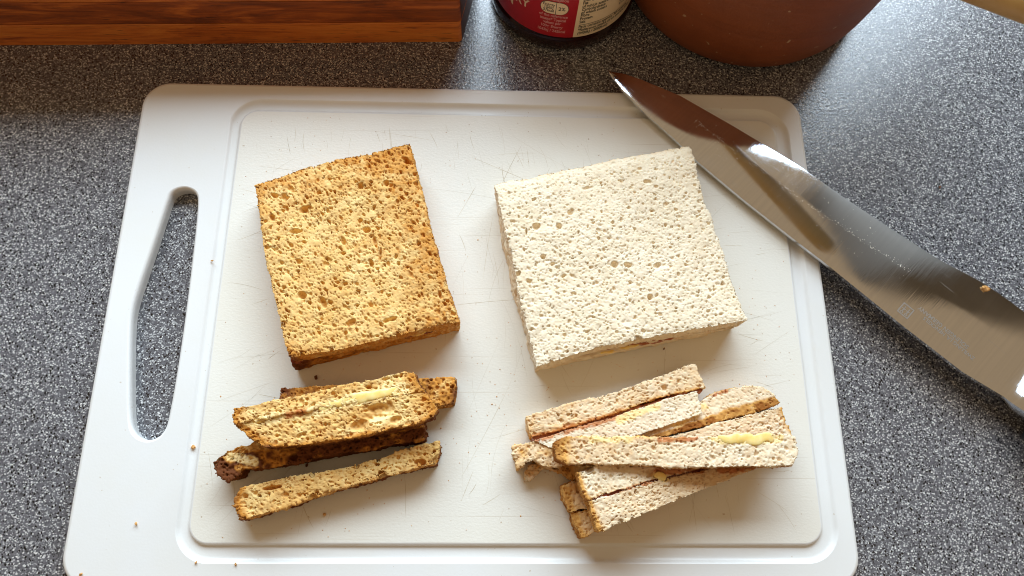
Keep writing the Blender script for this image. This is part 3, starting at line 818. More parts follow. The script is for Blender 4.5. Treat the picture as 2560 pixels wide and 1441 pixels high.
t = thing('crust_strip', 'single thin brown strip with open holes, nearest the groove below the others', 'crust strip', (-0.07014, 0.01089, 0.008), GB)
slab('bread_slice', t, M['brown'], [(-0.10976, 0.00743, 0.0205), (-0.09641, 0.01126, 0.0205), (-0.0768, 0.01428, 0.0205), (-0.06113, 0.01749, 0.0205), (-0.04682, 0.0216, 0.0205), (-0.03563, 0.02592, 0.0205), (-0.02299, 0.02831, 0.0205)], [(-0.02299, 0.02831, 0.0205), (-0.02229, 0.02385, 0.0205), (-0.02356, 0.01835, 0.0205)], [(-0.10791, -0.00576, 0.0205), (-0.09978, -0.00374, 0.0205), (-0.08809, -0, 0.0205), (-0.07442, 0.0048, 0.0205), (-0.05862, 0.00932, 0.0205), (-0.04652, 0.01283, 0.0205), (-0.02356, 0.01835, 0.0205)], [(-0.10976, 0.00743, 0.0205), (-0.11167, 0.00265, 0.0205), (-0.11029, -0.00325, 0.0205), (-0.10791, -0.00576, 0.0205)],
     0.0122, 55, BROWN_PORES[:1] + [(0.0024, 0.7, 0.0005, 0.0013), (0.0055, 0.5, 0.0010, 0.0026)], lambda u, v, w, nz: .15 + nz * .26 + .5 * np.exp(-(u / .035) ** 2) + np.clip((w - .35) / .3, 0, 1) + .2 * np.exp(-(1 - v) / .06), rough=0.0006,
     cuts=[(-0.0957091566524052, 0.007817473511731923, 0.0042, 0.0011, 0.12, 0.0034), (-0.03044175423627466, 0.018848087168571576, 0.0028, 0.0017, 0.2, 0.0036)])

# ------------------------------------------------------------------ crust strips cut from the white sandwich
GW = 'white crust strips below the white sandwich'
def wc(base=0.05, end=0.0, side=0.5):
    return lambda u, v, w, nz: base + nz * 0.08 + end * np.exp(-(u / .05) ** 2) + side * np.clip((w - .2) / .5, 0, 1)
t = thing('crust_strip', 'white two-slice strip with a red jam line, topmost and farthest in its heap', 'crust strip', (0.06219, 0.04795, 0.008), GW)
slab('bread_slice', t, M['white'], [(0.01784, 0.04024, 0.0215), (0.03726, 0.04554, 0.0215), (0.05769, 0.05091, 0.0215), (0.07732, 0.05749, 0.0215), (0.09613, 0.06455, 0.0215), (0.09885, 0.06496, 0.0215)], [(0.09885, 0.06496, 0.0215), (0.10001, 0.05997, 0.0215), (0.10263, 0.05428, 0.0215)], [(0.02044, 0.03035, 0.0205), (0.03715, 0.03498, 0.0205), (0.05881, 0.04155, 0.0205), (0.08087, 0.04917, 0.0205), (0.10294, 0.05444, 0.0205)], [(0.01784, 0.04024, 0.0215), (0.01838, 0.03477, 0.0215), (0.02038, 0.03025, 0.0215)],
     0.0125, 61, WHITE_PORES, lambda u, v, w, nz: .22 + .15 * nz + .35 * np.exp(-(1 - v) / .10) * (u < .97) + .1 * np.exp(-u / .1), rough=0.0004, smears=[('jam', [(0.02041, 0.0294, 0.021), (0.03708, 0.0342, 0.021), (0.05867, 0.0402, 0.021), (0.06343, 0.04208, 0.021)], 0.0021), ('jam', [(0.07109, 0.0451, 0.021), (0.08846, 0.05104, 0.021), (0.09822, 0.05306, 0.0206)], 0.0013)])
slab('bread_slice', t, M['white'], [(0.02147, 0.029, 0.0215), (0.03702, 0.03415, 0.0215), (0.05857, 0.03995, 0.0215), (0.08054, 0.04752, 0.0215), (0.09828, 0.05217, 0.0215)], [(0.09813, 0.05209, 0.022), (0.09897, 0.04815, 0.022), (0.09925, 0.04182, 0.022)], [(0.03305, 0.02397, 0.0225), (0.04591, 0.02617, 0.0225), (0.0626, 0.02949, 0.0225), (0.08145, 0.0354, 0.0225), (0.0991, 0.04176, 0.0225)], [(0.02147, 0.029, 0.0215), (0.02677, 0.02669, 0.0215), (0.03316, 0.0244, 0.0215)],
     0.0130, 62, WHITE_PORES[:1] + [(0.003, .3, .0004, .0009)], lambda u, v, w, nz: .09 + .07 * nz, rough=0.0003, smears=[('jam', [(0.02041, 0.0294, 0.021), (0.03708, 0.0342, 0.021), (0.05867, 0.0402, 0.021), (0.06343, 0.04208, 0.021)], 0.0021), ('jam', [(0.07109, 0.0451, 0.021), (0.08846, 0.05104, 0.021), (0.09822, 0.05306, 0.0206)], 0.0013), ('butter', [(0.06134, 0.03905, 0.0215), (0.07852, 0.04527, 0.0215)], 0.0022)])
slab('filling', t, M['jamstain'], [(0.02046, 0.03091, 0.0203), (0.05886, 0.04195, 0.0203), (0.10267, 0.05504, 0.0203)], [(0.10267, 0.05504, 0.0203), (0.10009, 0.05142, 0.0203)], [(0.02191, 0.02802, 0.0203), (0.05874, 0.03899, 0.0203), (0.10009, 0.05142, 0.0203)], [(0.02046, 0.03091, 0.0203), (0.02191, 0.02802, 0.0203)], 0.011, 91, [], None, res=0.0007, rough=0.0005)

t = thing('crust_strip', 'white strip showing an orange crust edge, between the jam strip and the buttered strip', 'crust strip', (0.10909, 0.04537, 0.008), GW)
slab('bread_slice', t, M['white'], [(0.07054, 0.03226, 0.0205), (0.08591, 0.03896, 0.0205), (0.1001, 0.04724, 0.0205), (0.10773, 0.0522, 0.0205), (0.11751, 0.05456, 0.0205), (0.13004, 0.05504, 0.0205)], [(0.13004, 0.05504, 0.0205), (0.1359, 0.05052, 0.0205), (0.13822, 0.04714, 0.0205)], [(0.07181, 0.02912, 0.019), (0.0897, 0.03361, 0.019), (0.10893, 0.03816, 0.019), (0.12824, 0.04314, 0.019), (0.1388, 0.04697, 0.019)], [(0.07065, 0.03231, 0.02), (0.0716, 0.02904, 0.02)],
     0.0112, 63, WHITE_PORES[:1] + [(0.003, .3, .0004, .0009)], lambda u, v, w, nz: .15 + .14 * nz + .75 * np.clip((v - .62) / .14, 0, 1) * (1 + nz) + .6 * w, rough=0.0004, smears=[('butter', [(0.08767, 0.03712, 0.0205), (0.10149, 0.04557, 0.0205)], 0.0022), ('jam', [(0.1067, 0.05125, 0.0205), (0.11258, 0.053, 0.0205)], 0.0014)])

t = thing('crust_strip', 'white strip with a crusted right end, half hidden behind the buttered strip', 'crust strip', (0.1219, 0.03489, 0.008), GW)
slab('bread_slice', t, M['white'], [(0.07774, 0.02971, 0.021), (0.09291, 0.03343, 0.021), (0.116, 0.03983, 0.021), (0.13837, 0.0452, 0.021)], [(0.13837, 0.0452, 0.021), (0.13948, 0.03979, 0.021), (0.14208, 0.03261, 0.021), (0.14331, 0.0286, 0.021)], [(0.07937, 0.02574, 0.021), (0.10732, 0.0266, 0.021), (0.14327, 0.02824, 0.021)], [(0.07774, 0.02971, 0.021), (0.07937, 0.02574, 0.021)],
     0.0122, 64, WHITE_PORES, lambda u, v, w, nz: .16 + .12 * nz + .5 * np.exp(-(1 - u) / .02) + .3 * w, rough=0.0004)

t = thing('crust_strip', 'long single white strip with yellow butter on its edge, lying over the heap', 'crust strip', (0.08698, 0.02477, 0.02), GW)
slab('bread_slice', t, M['white'], [(0.02945, 0.02756, 0.0345), (0.03426, 0.02932, 0.0345), (0.04971, 0.02975, 0.0345), (0.07143, 0.02953, 0.0345), (0.10244, 0.03005, 0.0345), (0.13521, 0.03128, 0.0345), (0.13729, 0.03042, 0.0345)], [(0.13729, 0.03042, 0.0345), (0.13775, 0.02361, 0.0345), (0.13528, 0.01774, 0.0345)], [(0.03057, 0.02036, 0.0345), (0.03475, 0.01833, 0.0345), (0.04931, 0.01805, 0.0345), (0.0669, 0.01762, 0.0345), (0.08292, 0.01683, 0.0345), (0.10223, 0.01691, 0.0345), (0.13528, 0.01774, 0.0345)], [(0.02945, 0.02756, 0.0345), (0.0294, 0.02394, 0.0345), (0.03057, 0.02036, 0.0345)],
     0.0108, 65, WHITE_PORES, lambda u, v, w, nz: .11 + .08 * nz + .18 * np.exp(-u / .3) + .55 * np.exp(-(u / .05) ** 2) + .22 * np.exp(-v / .12) * (u < .55) + .75 * np.clip((w - .12) / .3, 0, 1), rough=0.0004, smears=[('butter', [(0.10062, 0.02969, 0.0345), (0.11224, 0.02905, 0.0345), (0.12945, 0.02985, 0.0345)], 0.0024), ('butter', [(0.04612, 0.02869, 0.0345), (0.06212, 0.02878, 0.0345)], 0.0020), ('jam', [(0.07637, 0.02851, 0.0345), (0.09251, 0.02929, 0.0345)], 0.0014)])
lump('butter', t, M['butter'], [(0.10341, 0.02939, 0.0341), (0.1123, 0.02889, 0.0343), (0.1213, 0.02928, 0.0344), (0.1283, 0.02953, 0.0341)], 0.0027, 0.0010, 25, n=14)

t = thing('crust_strip', 'white two-slice strip with a thin jam seam, lying under the buttered strip', 'crust strip', (0.07857, 0.00839, 0.02), GW)
slab('bread_slice', t, M['white'], [(0.03939, 0.01435, 0.033), (0.04835, 0.01714, 0.0325), (0.07562, 0.02062, 0.028), (0.09925, 0.02429, 0.0225)], [(0.09925, 0.02429, 0.0225), (0.10617, 0.01862, 0.0225)], [(0.04311, 0.00312, 0.033), (0.05632, 0.00668, 0.032), (0.07068, 0.01084, 0.03), (0.10617, 0.01862, 0.0225)], [(0.03939, 0.01435, 0.033), (0.04083, 0.00879, 0.033), (0.04311, 0.00312, 0.033)],
     0.0116, 66, WHITE_PORES[:2] + [(0.0055, .32, .0008, .0021)], lambda u, v, w, nz: .12 + .08 * nz + .5 * np.exp(-(u / .025) ** 2) + .15 * np.exp(-(1 - v) / .1), rough=0.0004, smears=[('jam', [(0.05456, 0.00567, 0.0318), (0.06732, 0.00929, 0.0304), (0.07464, 0.01154, 0.03)], 0.0009), ('butter', [(0.07487, 0.01328, 0.0294), (0.0793, 0.01229, 0.0286)], 0.0019), ('jam', [(0.0753, 0.01506, 0.028), (0.09792, 0.01669, 0.025)], 0.0020)])
slab('bread_slice', t, M['white'], [(0.04413, 0.00213, 0.033), (0.05628, 0.00568, 0.032), (0.07063, 0.00982, 0.03), (0.10648, 0.01791, 0.0225)], [(0.10648, 0.01791, 0.0225), (0.13009, 0.01916, 0.021)], [(0.04814, -0.01, 0.0325), (0.06654, -0.00362, 0.031), (0.08366, 0.00277, 0.028), (0.10504, 0.01081, 0.024), (0.12337, 0.01696, 0.0215), (0.13009, 0.01916, 0.021)], [(0.04413, 0.00213, 0.033), (0.04534, -0.00364, 0.033), (0.04814, -0.01, 0.0325)],
     0.0116, 67, WHITE_PORES[:2] + [(0.0055, .28, .0008, .0019)], lambda u, v, w, nz: .11 + .08 * nz + .55 * np.exp(-(u / .03) ** 2) + .2 * u, rough=0.0004, smears=[('jam', [(0.05456, 0.00567, 0.0318), (0.06732, 0.00929, 0.0304), (0.07464, 0.01154, 0.03)], 0.0009), ('butter', [(0.07487, 0.01328, 0.0294), (0.0793, 0.01229, 0.0286)], 0.0019), ('jam', [(0.0753, 0.01506, 0.028), (0.09792, 0.01669, 0.025)], 0.0020), ('jam', [(0.10564, 0.01609, 0.0235), (0.12292, 0.018, 0.022)], 0.0020)])
slab('filling', t, M['jam'], [(0.04438, 0.00364, 0.0315), (0.07097, 0.0114, 0.0288), (0.10249, 0.0186, 0.0225)], [(0.10249, 0.0186, 0.0225), (0.10308, 0.01683, 0.0225)], [(0.04501, 0.00131, 0.0315), (0.07121, 0.00918, 0.0288), (0.10308, 0.01683, 0.0225)], [(0.04438, 0.00364, 0.0315), (0.04501, 0.00131, 0.0315)], 0.009, 93, [], None, res=0.0007, rough=0.0004)
lump('butter', t, M['butter'], [(0.0742, 0.01396, 0.0294), (0.07704, 0.01295, 0.0292), (0.07927, 0.01195, 0.0286)], 0.0020, 0.0009, 28, n=7)

t = thing('crust_strip', 'tan crusted white strip at the bottom of its heap, only its end showing', 'crust strip', (0.05279, 0.00142, 0.008), GW)
slab('bread_slice', t, M['white'], [(0.03443, 0.00859, 0.0205), (0.0392, 0.01104, 0.0205), (0.06238, 0.01623, 0.0205), (0.08659, 0.02078, 0.0205)], [(0.08659, 0.02078, 0.0205), (0.08876, 0.01192, 0.0205)], [(0.03745, -0.00226, 0.0205), (0.05087, 0.00102, 0.0205), (0.06919, 0.00574, 0.0205), (0.08876, 0.01192, 0.0205)], [(0.03443, 0.00859, 0.0205), (0.03504, 0.00305, 0.0205), (0.03745, -0.00226, 0.0205)],
     0.0122, 68, WHITE_PORES, wc(.36, .25, .3), rough=0.0005)
slab('bread_slice', t, M['white'], [(0.0378, -0.00295, 0.0205), (0.05084, 0.00033, 0.0205), (0.06916, 0.00504, 0.0205), (0.08908, 0.01122, 0.0205)], [(0.08908, 0.01122, 0.0205), (0.09203, 0.00633, 0.0205)], [(0.04255, -0.01307, 0.0205), (0.05049, -0.01004, 0.0205), (0.07241, -0.00202, 0.0205), (0.09203, 0.00633, 0.0205)], [(0.0378, -0.00295, 0.0205), (0.03946, -0.00854, 0.0205), (0.04255, -0.01307, 0.0205)],
     0.0122, 69, WHITE_PORES, wc(.36, .25, .3), rough=0.0005)

t = thing('crust_strip', 'torn white crust end with a ragged flap, poking out at the left of its heap', 'crust strip', (0.02306, 0.02311, 0.008), GW)
slab('bread_slice', t, M['white'], [(0.012, 0.02602, 0.02), (0.01991, 0.02876, 0.02), (0.02969, 0.02899, 0.02), (0.03897, 0.03049, 0.02)], [(0.03897, 0.03049, 0.02), (0.04054, 0.01883, 0.02)], [(0.01383, 0.01659, 0.02), (0.02041, 0.02016, 0.02), (0.02551, 0.0177, 0.02), (0.03226, 0.01702, 0.02), (0.04054, 0.01883, 0.02)], [(0.012, 0.02602, 0.02), (0.01274, 0.02084, 0.02), (0.01383, 0.01659, 0.02)],
     0.0120, 70, WHITE_PORES, lambda u, v, w, nz: .34 + .25 * nz + .3 * w, rough=0.0007)
slab('torn_flap', t, M['white'], [(0.02034, 0.01938, 0.015), (0.02628, 0.01905, 0.015), (0.03369, 0.01818, 0.015)], [(0.03379, 0.01823, 0.014), (0.03742, 0.01375, 0.014)], [(0.01862, 0.01089, 0.012), (0.02272, 0.01378, 0.012), (0.02686, 0.01704, 0.012), (0.03764, 0.01383, 0.012)], [(0.02046, 0.0195, 0.013), (0.01709, 0.01479, 0.013), (0.01856, 0.01086, 0.013)],
     0.0045, 71, WHITE_PORES, lambda u, v, w, nz: .32 + .3 * nz, rough=0.0007)
slab('crust_flap', t, M['white'], [(0.0326, 0.02063, 0.019), (0.04623, 0.0207, 0.019), (0.06278, 0.01898, 0.019)], [(0.06278, 0.01898, 0.019), (0.06259, 0.01453, 0.019)], [(0.03616, 0.01327, 0.017), (0.0407, 0.01081, 0.017), (0.05005, 0.01546, 0.017), (0.06296, 0.01462, 0.017)], [(0.0327, 0.0207, 0.018), (0.03374, 0.01677, 0.018), (0.03606, 0.01323, 0.018)],
     0.0090, 72, WHITE_PORES, lambda u, v, w, nz: .62 + .3 * nz, rough=0.0006)

# ------------------------------------------------------------------ kitchen knife
tipP = np.array((0.06465, 0.23316, 0.0115))
endP = np.array((0.25187, 0.05099, 0.014))
ax = (endP - tipP)[:2]
Lb = np.linalg.norm(ax)
ang = math.atan2(ax[1], ax[0])
kn = thing('kitchen_knife', 'large steel kitchen knife with an etched maker mark, lying over the board corner', 'knife', tuple(tipP))
kn.rotation_euler = (0, 0, ang)
ca, sa = math.cos(ang), math.sin(ang)
def kloc(p):
    d = np.asarray(p)[:, :2] - tipP[:2]
    return np.stack([d[:, 0] * ca + d[:, 1] * sa, -d[:, 0] * sa + d[:, 1] * ca], 1)
sp = kloc([(0.06446, 0.23248, 0.0125), (0.06694, 0.22717, 0.0125), (0.0728, 0.21869, 0.0125), (0.08115, 0.20838, 0.0125), (0.09974, 0.18921, 0.0125), (0.10875, 0.17838, 0.0125), (0.13357, 0.15434, 0.0125), (0.1587, 0.13155, 0.0125), (0.17101, 0.12074, 0.0125), (0.20654, 0.08742, 0.0125), (0.23295, 0.0639, 0.0125), (0.25287, 0.05063, 0.0125)])
ed = kloc([(0.06446, 0.23248, 0.0125), (0.07333, 0.23065, 0.0125), (0.08211, 0.22729, 0.0125), (0.10379, 0.21691, 0.0125), (0.13115, 0.19865, 0.0125), (0.16585, 0.17429, 0.0125), (0.18543, 0.15779, 0.0125), (0.20854, 0.1397, 0.0125), (0.23118, 0.12247, 0.0125), (0.25018, 0.1112, 0.0125), (0.26109, 0.10276, 0.0125), (0.27165, 0.09336, 0.0125), (0.28551, 0.08102, 0.0125)])
LB = sp[-1, 0]
def sp_y(x): return np.interp(x, sp[:, 0], sp[:, 1])
def ed_y(x): return np.interp(x, ed[:, 0], ed[:, 1])
rise = 0.0020 / LB
def zt(x): return rise * x
fr = np.array([0.0, 0.015, 0.05, 0.30, 0.56, 0.62, 0.82, 0.965, 1.0])
tk = np.array([0.84, 0.97, 1.0, 0.935, 0.86, 0.80, 0.46, 0.15, 0.05])
def blade_thick(x): return 0.0024 * np.interp(x, [0, 0.02, 0.08, LB], [0.35, 0.62, 0.9, 1.1])
def lean(x, f): return 0.034 * (ed_y(x) - sp_y(x)) * f      # the blade lies with its edge a little higher than its back
def top_z(x, f): return zt(x) + lean(x, f) + 0.5 * blade_thick(x) * np.interp(f, fr, tk)
xs = np.concatenate([np.linspace(0, 0.03, 22)[:-1], np.linspace(0.03, LB, 50)])
vs, fs = [], []
m = len(fr)
for x in xs:
    a, b = sp_y(x), ed_y(x)
    if x == 0:
        a, b = 0.0, 0.0
    for f in fr:
        vs.append((x, a + (b - a) * f, top_z(x, f)))
    for f in fr[::-1]:
        vs.append((x, a + (b - a) * f, 2 * (zt(x) + lean(x, f)) - top_z(x, f)))
n2 = 2 * m
for s in range(len(xs) - 1):
    for k in range(n2):
        fs.append((s * n2 + k, s * n2 + (k + 1) % n2, (s + 1) * n2 + (k + 1) % n2, (s + 1) * n2 + k))
fs.append(tuple(range(n2))[::-1]); fs.append(tuple((len(xs) - 1) * n2 + k for k in range(n2)))
bl = py_mesh('blade', vs, fs, M['steel'], kn, 22)
bm = bmesh.new(); bm.from_mesh(bl.data); bmesh.ops.recalc_face_normals(bm, faces=bm.faces); bm.to_mesh(bl.data); bm.free()
# bolster: the blade swells into a rounded collar
vs, fs = [], []
secs = [(-0.009, 0.8, -0.0006), (-0.005, 1.15, 0.0), (-0.002, 1.7, 0.0003), (0.0005, 2.6, 0.0007), (0.003, 3.8, 0.0011), (0.005, 4.7, 0.0013), (0.008, 5.1, 0.0012), (0.012, 5.2, 0.0008), (0.024, 5.2, 0.0)]
nb = 28
e_at = float(ed_y(LB)); s_at = float(sp_y(LB))
for dx, sc, ex in secs:
    x = LB + dx
    cy, hy = (s_at + e_at * 0.95) / 2, abs(e_at * 0.95 - s_at) / 2 + ex
    hz = 0.0013 * sc
    for k in range(nb):
        a = 2 * math.pi * k / nb
        c_, s_ = math.cos(a), math.sin(a)
        pw = 0.35
        vs.append((x, cy + hy * math.copysign(abs(c_) ** pw, c_), zt(x) + hz * math.copysign(abs(s_) ** 0.6, s_)))
for s in range(len(secs) - 1):
    for k in range(nb):
        fs.append((s * nb + k, s * nb + (k + 1) % nb, (s + 1) * nb + (k + 1) % nb, (s + 1) * nb + k))
fs.append(tuple(range(nb))[::-1]); fs.append(tuple((len(secs) - 1) * nb + k for k in range(nb)))
bo = py_mesh('bolster', vs, fs, M['steel'], kn, 60)
bm = bmesh.new(); bm.from_mesh(bo.data); bmesh.ops.recalc_face_normals(bm, faces=bm.faces); bm.to_mesh(bo.data); bm.free()
# handle, running out of the picture
vs, fs = [], []
hs = [(0.018, .0118, .0070), (0.026, .0125, .0085), (0.05, .0130, .0098), (0.08, .0118, .0100), (0.11, .0130, .0100), (0.13, .0138, .0098), (0.138, .0110, .0080), (0.140, .006, .004)]
for dx, hy, hz in hs:
    x = LB + dx
    for k in range(nb):
        a = 2 * math.pi * k / nb
        c_, s_ = math.cos(a), math.sin(a)
        vs.append((x, s_at * 0.5 + 0.004 + hy * math.copysign(abs(c_) ** .6, c_), 0.0012 + hz * math.copysign(abs(s_) ** .6, s_)))
for s in range(len(hs) - 1):
    for k in range(nb):
        fs.append((s * nb + k, s * nb + (k + 1) % nb, (s + 1) * nb + (k + 1) % nb, (s + 1) * nb + k))
fs.append(tuple(range(nb))[::-1]); fs.append(tuple((len(hs) - 1) * nb + k for k in range(nb)))
ha = py_mesh('handle', vs, fs, M['handle'], kn, 50)
bm = bmesh.new(); bm.from_mesh(ha.data); bmesh.ops.recalc_face_normals(bm, faces=bm.faces); bm.to_mesh(ha.data); bm.free()
# etched mark: lettering read from the edge side
def on_blade(px, lift=0.00004):
    out = []
    for x, y in px:
        a, b = float(sp_y(x)), float(ed_y(x))
        out.append((x, y, float(top_z(x, (y - a) / (b - a))) + lift))
    return out
kpts = kloc([(0.23933, 0.06973, 0.0137), (0.2374, 0.07557, 0.0137), (0.20952, 0.09483, 0.0137)])
V, F = [], []
for body, size, (bx, by) in (('ZWILLING J.A. HENCKELS', 0.0027, kpts[0]), ('SOLINGEN GERMANY', 0.0031, kpts[1])):
    v, f = text_geo(body, size)
    q = on_blade([(bx - p[0] * 0.98, by - p[1] + 0.0015) for p in v])
    b0 = len(V)
    V += q; F += [tuple(b0 + i for i in t) for t in f]
lx, ly = kpts[2]
sq = 0.0032
def blockq(xa, xb, ya, yb):
    b0 = len(V)
    V.extend(on_blade([(lx + xa, ly + ya), (lx + xb, ly + ya), (lx + xb, ly + yb), (lx + xa, ly + yb)]))
    F.append((b0, b0 + 1, b0 + 2, b0 + 3))
fs_ = 0.0006
blockq(-sq, sq, -sq, -sq + fs_); blockq(-sq, sq, sq - fs_, sq)
blockq(-sq, -sq + fs_, -sq + fs_, sq - fs_); blockq(sq - fs_, sq, -sq + fs_, sq - fs_)
for fx in (-0.0012, 0.0012):
    blockq(fx - .0003, fx + .0003, -0.0012, 0.0008); blockq(fx - .0009, fx - .0004, 0.0000, 0.0005); blockq(fx + .0004, fx + .0009, 0.0000, 0.0005)
    blockq(fx - .0007, fx - .0002, -0.0023, -0.0013); blockq(fx + .0002, fx + .0007, -0.0023, -0.0013); blockq(fx - .0003, fx + .0003, 0.0010, 0.0018)
py_mesh('etched_lettering', V, F, M['etch'], kn)
# dried smear of tiny droplets along the grind line
rnd = random.Random(8)
V, F = [], []
for k in range(420):
    x = rnd.uniform(0.055, 0.19)
    f = 0.60 + 0.10 * math.sin(x * 40) * 0.4 + rnd.gauss(0, 0.022)
    if rnd.random() < 0.25:
        f = rnd.uniform(0.3, 0.95)
    y = float(sp_y(x)) + (float(ed_y(x)) - float(sp_y(x))) * f
    r = rnd.uniform(0.00008, 0.00026) * (1.6 if rnd.random() < .06 else 1)
    z = float(top_z(x, f))
    b0 = len(V)
    for j in range(6):
        a = 2 * math.pi * j / 6
        V.append((x + r * math.cos(a) * rnd.uniform(.7, 1.4), y + r * math.sin(a) * rnd.uniform(.7, 1.3), z - 0.00002))
    V.append((x, y, z + r * 0.6))
    F += [(b0 + j, b0 + (j + 1) % 6, b0 + 6) for j in range(6)]
rs = py_mesh('residue', V, F, M['droplet'], kn)
rs['kind'] = 'stuff'

# ------------------------------------------------------------------ wooden block of glued strips
pL, pR = np.array((-0.27763, 0.24789, 0)), np.array((-0.01762, 0.25735, 0))
wa = math.atan2(pR[1] - pL[1], pR[0] - pL[0])
wb = thing('wooden_block', 'dark reddish brown block of glued wooden strips standing behind the board', 'wooden block', tuple(pR))
wb.rotation_euler = (0, 0, wa)
rnd = random.Random(3)
hts = [0.0176, 0.0176, 0.0180, 0.0172]
z = 0.0
for k, h in enumerate(hts):
    bm = bmesh.new()
    g_ = 0.0003
    x0, x1, y0, y1 = -0.46, rnd.uniform(-0.0002, 0.0001), rnd.uniform(0, 0.0003), 0.042
    xb = x1 + 0.0100                                   # the end is cut at a slant
    zz0, zz1 = z + (0 if k == 0 else g_), z + h - g_
    vs = [bm.verts.new(p) for p in ((x0, y0, 0), (x1, y0, 0), (xb, y1, 0), (x0, y1, 0), (x0, y0, zz1 - zz0), (x1, y0, zz1 - zz0), (xb, y1, zz1 - zz0), (x0, y1, zz1 - zz0))]
    for f in ((3, 2, 1, 0), (4, 5, 6, 7), (0, 1, 5, 4), (1, 2, 6, 5), (2, 3, 7, 6), (3, 0, 4, 7)):
        bm.faces.new([vs[q] for q in f])
    vert_e = [e for e in bm.edges if abs(e.verts[0].co.z - e.verts[1].co.z) > 0.005]
    bmesh.ops.bevel(bm, geom=vert_e, offset=0.0022, segments=4, affect='EDGES', profile=0.5)
    hor = [e for e in bm.edges if abs(e.verts[0].co.z - e.verts[1].co.z) < 1e-6 and len(e.link_faces) == 2 and e.calc_face_angle(0) > 1.0]
    bmesh.ops.bevel(bm, geom=hor, offset=0.00025, segments=1, affect='EDGES')
    me = bpy.data.meshes.new('wood_strip'); bm.to_mesh(me); bm.free()
    s = link('wood_strip', me, [M['wood'], M['endgrain_shade']], wb, 40)
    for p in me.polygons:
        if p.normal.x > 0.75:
            p.material_index = 1  # right end face takes the colour with its shade painted in
    s.location = (0, 0, zz0)
    s.color = ((0.60, 0.42, 0.54, 0.47, 0.52)[k], 0.5, 0.5, 1)      # each strip was sawn from wood of its own tone
    z += h

# ------------------------------------------------------------------ jam jar
JX, JY, JR = 0.0408, 0.2952, 0.0416
jar = thing('jam_jar', 'dark jam jar with a red and cream printed label between block and pot', 'jar', (JX, JY, 0))
R_ = JR - 0.0003
prof = [(0.034, 0.0004), (0.0395, 0.0), (0.0418, 0.0008), (0.0426, 0.0028), (0.0427, 0.0075), (0.0422, 0.0098), (R_, 0.0112), (R_, 0.082), (R_ - 0.002, 0.088), (R_ - 0.006, 0.0925), (R_ - 0.007, 0.096)]
lathe('glass_body', prof, M['glass'], jar, 128, 40)
lathe('lid', [(R_ - 0.0045, 0.0962), (R_ - 0.0035, 0.0968), (R_ - 0.0035, 0.108), (R_ - 0.0045, 0.1095), (0.01, 0.1097)], M['lid'], jar, 96, 40)
def on_jar(a0, s, z, lift):
    a = a0 + s / JR
    return ((JR + lift) * math.cos(a), (JR + lift) * math.sin(a), z)
Zb = 0.0116
aD = (-1.46156, 0.01221)[0]
def label(name, a0, a1, mat):
    n = 48
    V, F = [], []
    for k in range(n + 1):
        a = a0 + (a1 - a0) * k / n
        for zz in (Zb, 0.072):
            for rr in (JR, JR - 0.00025):
                V.append((rr * math.cos(a), rr * math.sin(a), zz))
    for k in range(n):
        b, c = k * 4, k * 4 + 4
        F += [(b, c, c + 2, b + 2), (b + 1, b + 3, c + 3, c + 1), (b, b + 1, c + 1, c), (b + 2, c + 2, c + 3, b + 3)]
    F += [(0, 2, 3, 1), (n * 4, n * 4 + 1, n * 4 + 3, n * 4 + 2)]
    return py_mesh(name, V, F, mat, jar, 30)
lab_red = label('red_label', aD - 1.75, aD, M['red'])
lab_cream = label('cream_label', aD + 0.0003, aD + 1.25, M['cream'])
def jar_text(lines, mat, parent, name):
    V, F = [], []
    for body, size, (a0, z0), al, sx in lines:
        v, f = text_geo(body, size, al)
        b0 = len(V)
        V += [on_jar(a0, p[0] * sx, z0 + p[1], 0.00012) for p in v]
        F += [tuple(b0 + i for i in t) for t in f]
    return py_mesh(name, V, F, mat, parent)
jar_text([('BERRY', 0.0085, (-2.10626, 0.02822), 'RIGHT', 0.9), ('JAM', 0.0075, (-2.35324, 0.02302), 'RIGHT', 0.9)], M['creamink'], lab_red, 'fruit_lettering')
rows = [('per teaspoon', (-1.74538, 0.0409)), ('of the reference', (-1.76328, 0.02791)), ('intake* Typical', (-1.76212, 0.02493)), ('values per', (-1.76691, 0.02217)), ('100g: Energy', (-1.77107, 0.01904)), ('1043kJ / 245kcal', (-1.76922, 0.01558))]
jar_text([(b, 0.0031, p, 'CENTER', 0.78) for b, p in rows], M['pinkink'], lab_red, 'energy_lettering')
# lozenge with the energy figures
aL, zL = (-1.76321, 0.03505)
def lozenge(hw, hz, lift, mat, name, cut=None):
    V, F = [], []
    n = 32
    for k in range(n + 1):
        x = -hw + 2 * hw * k / n
        d = max(0.0, abs(x) - (hw - hz))
        h = math.sqrt(max(0.0, hz * hz - d * d))
        V += [on_jar(aL, x, zL - h, lift), on_jar(aL, x, zL + h, lift)]
    F = [(2 * k, 2 * k + 2, 2 * k + 3, 2 * k + 1) for k in range(n)]
    return py_mesh(name, V, F, mat, lab_red)
lozenge(0.0079, 0.0049, 0.00006, M['ink'], 'lozenge_border')
lozenge(0.0076, 0.0046, 0.00010, M['cream'], 'lozenge')
V = [on_jar(aL, 0.0008, zL - 0.0046, .00014), on_jar(aL, 0.0011, zL - 0.0046, .00014), on_jar(aL, 0.0011, zL + 0.0046, .00014), on_jar(aL, 0.0008, zL + 0.0046, .00014)]
py_mesh('divider', V, [(0, 1, 2, 3)], M['ink'], lab_red)
q = lambda dx, dz: (aL + dx / JR, zL + dz)
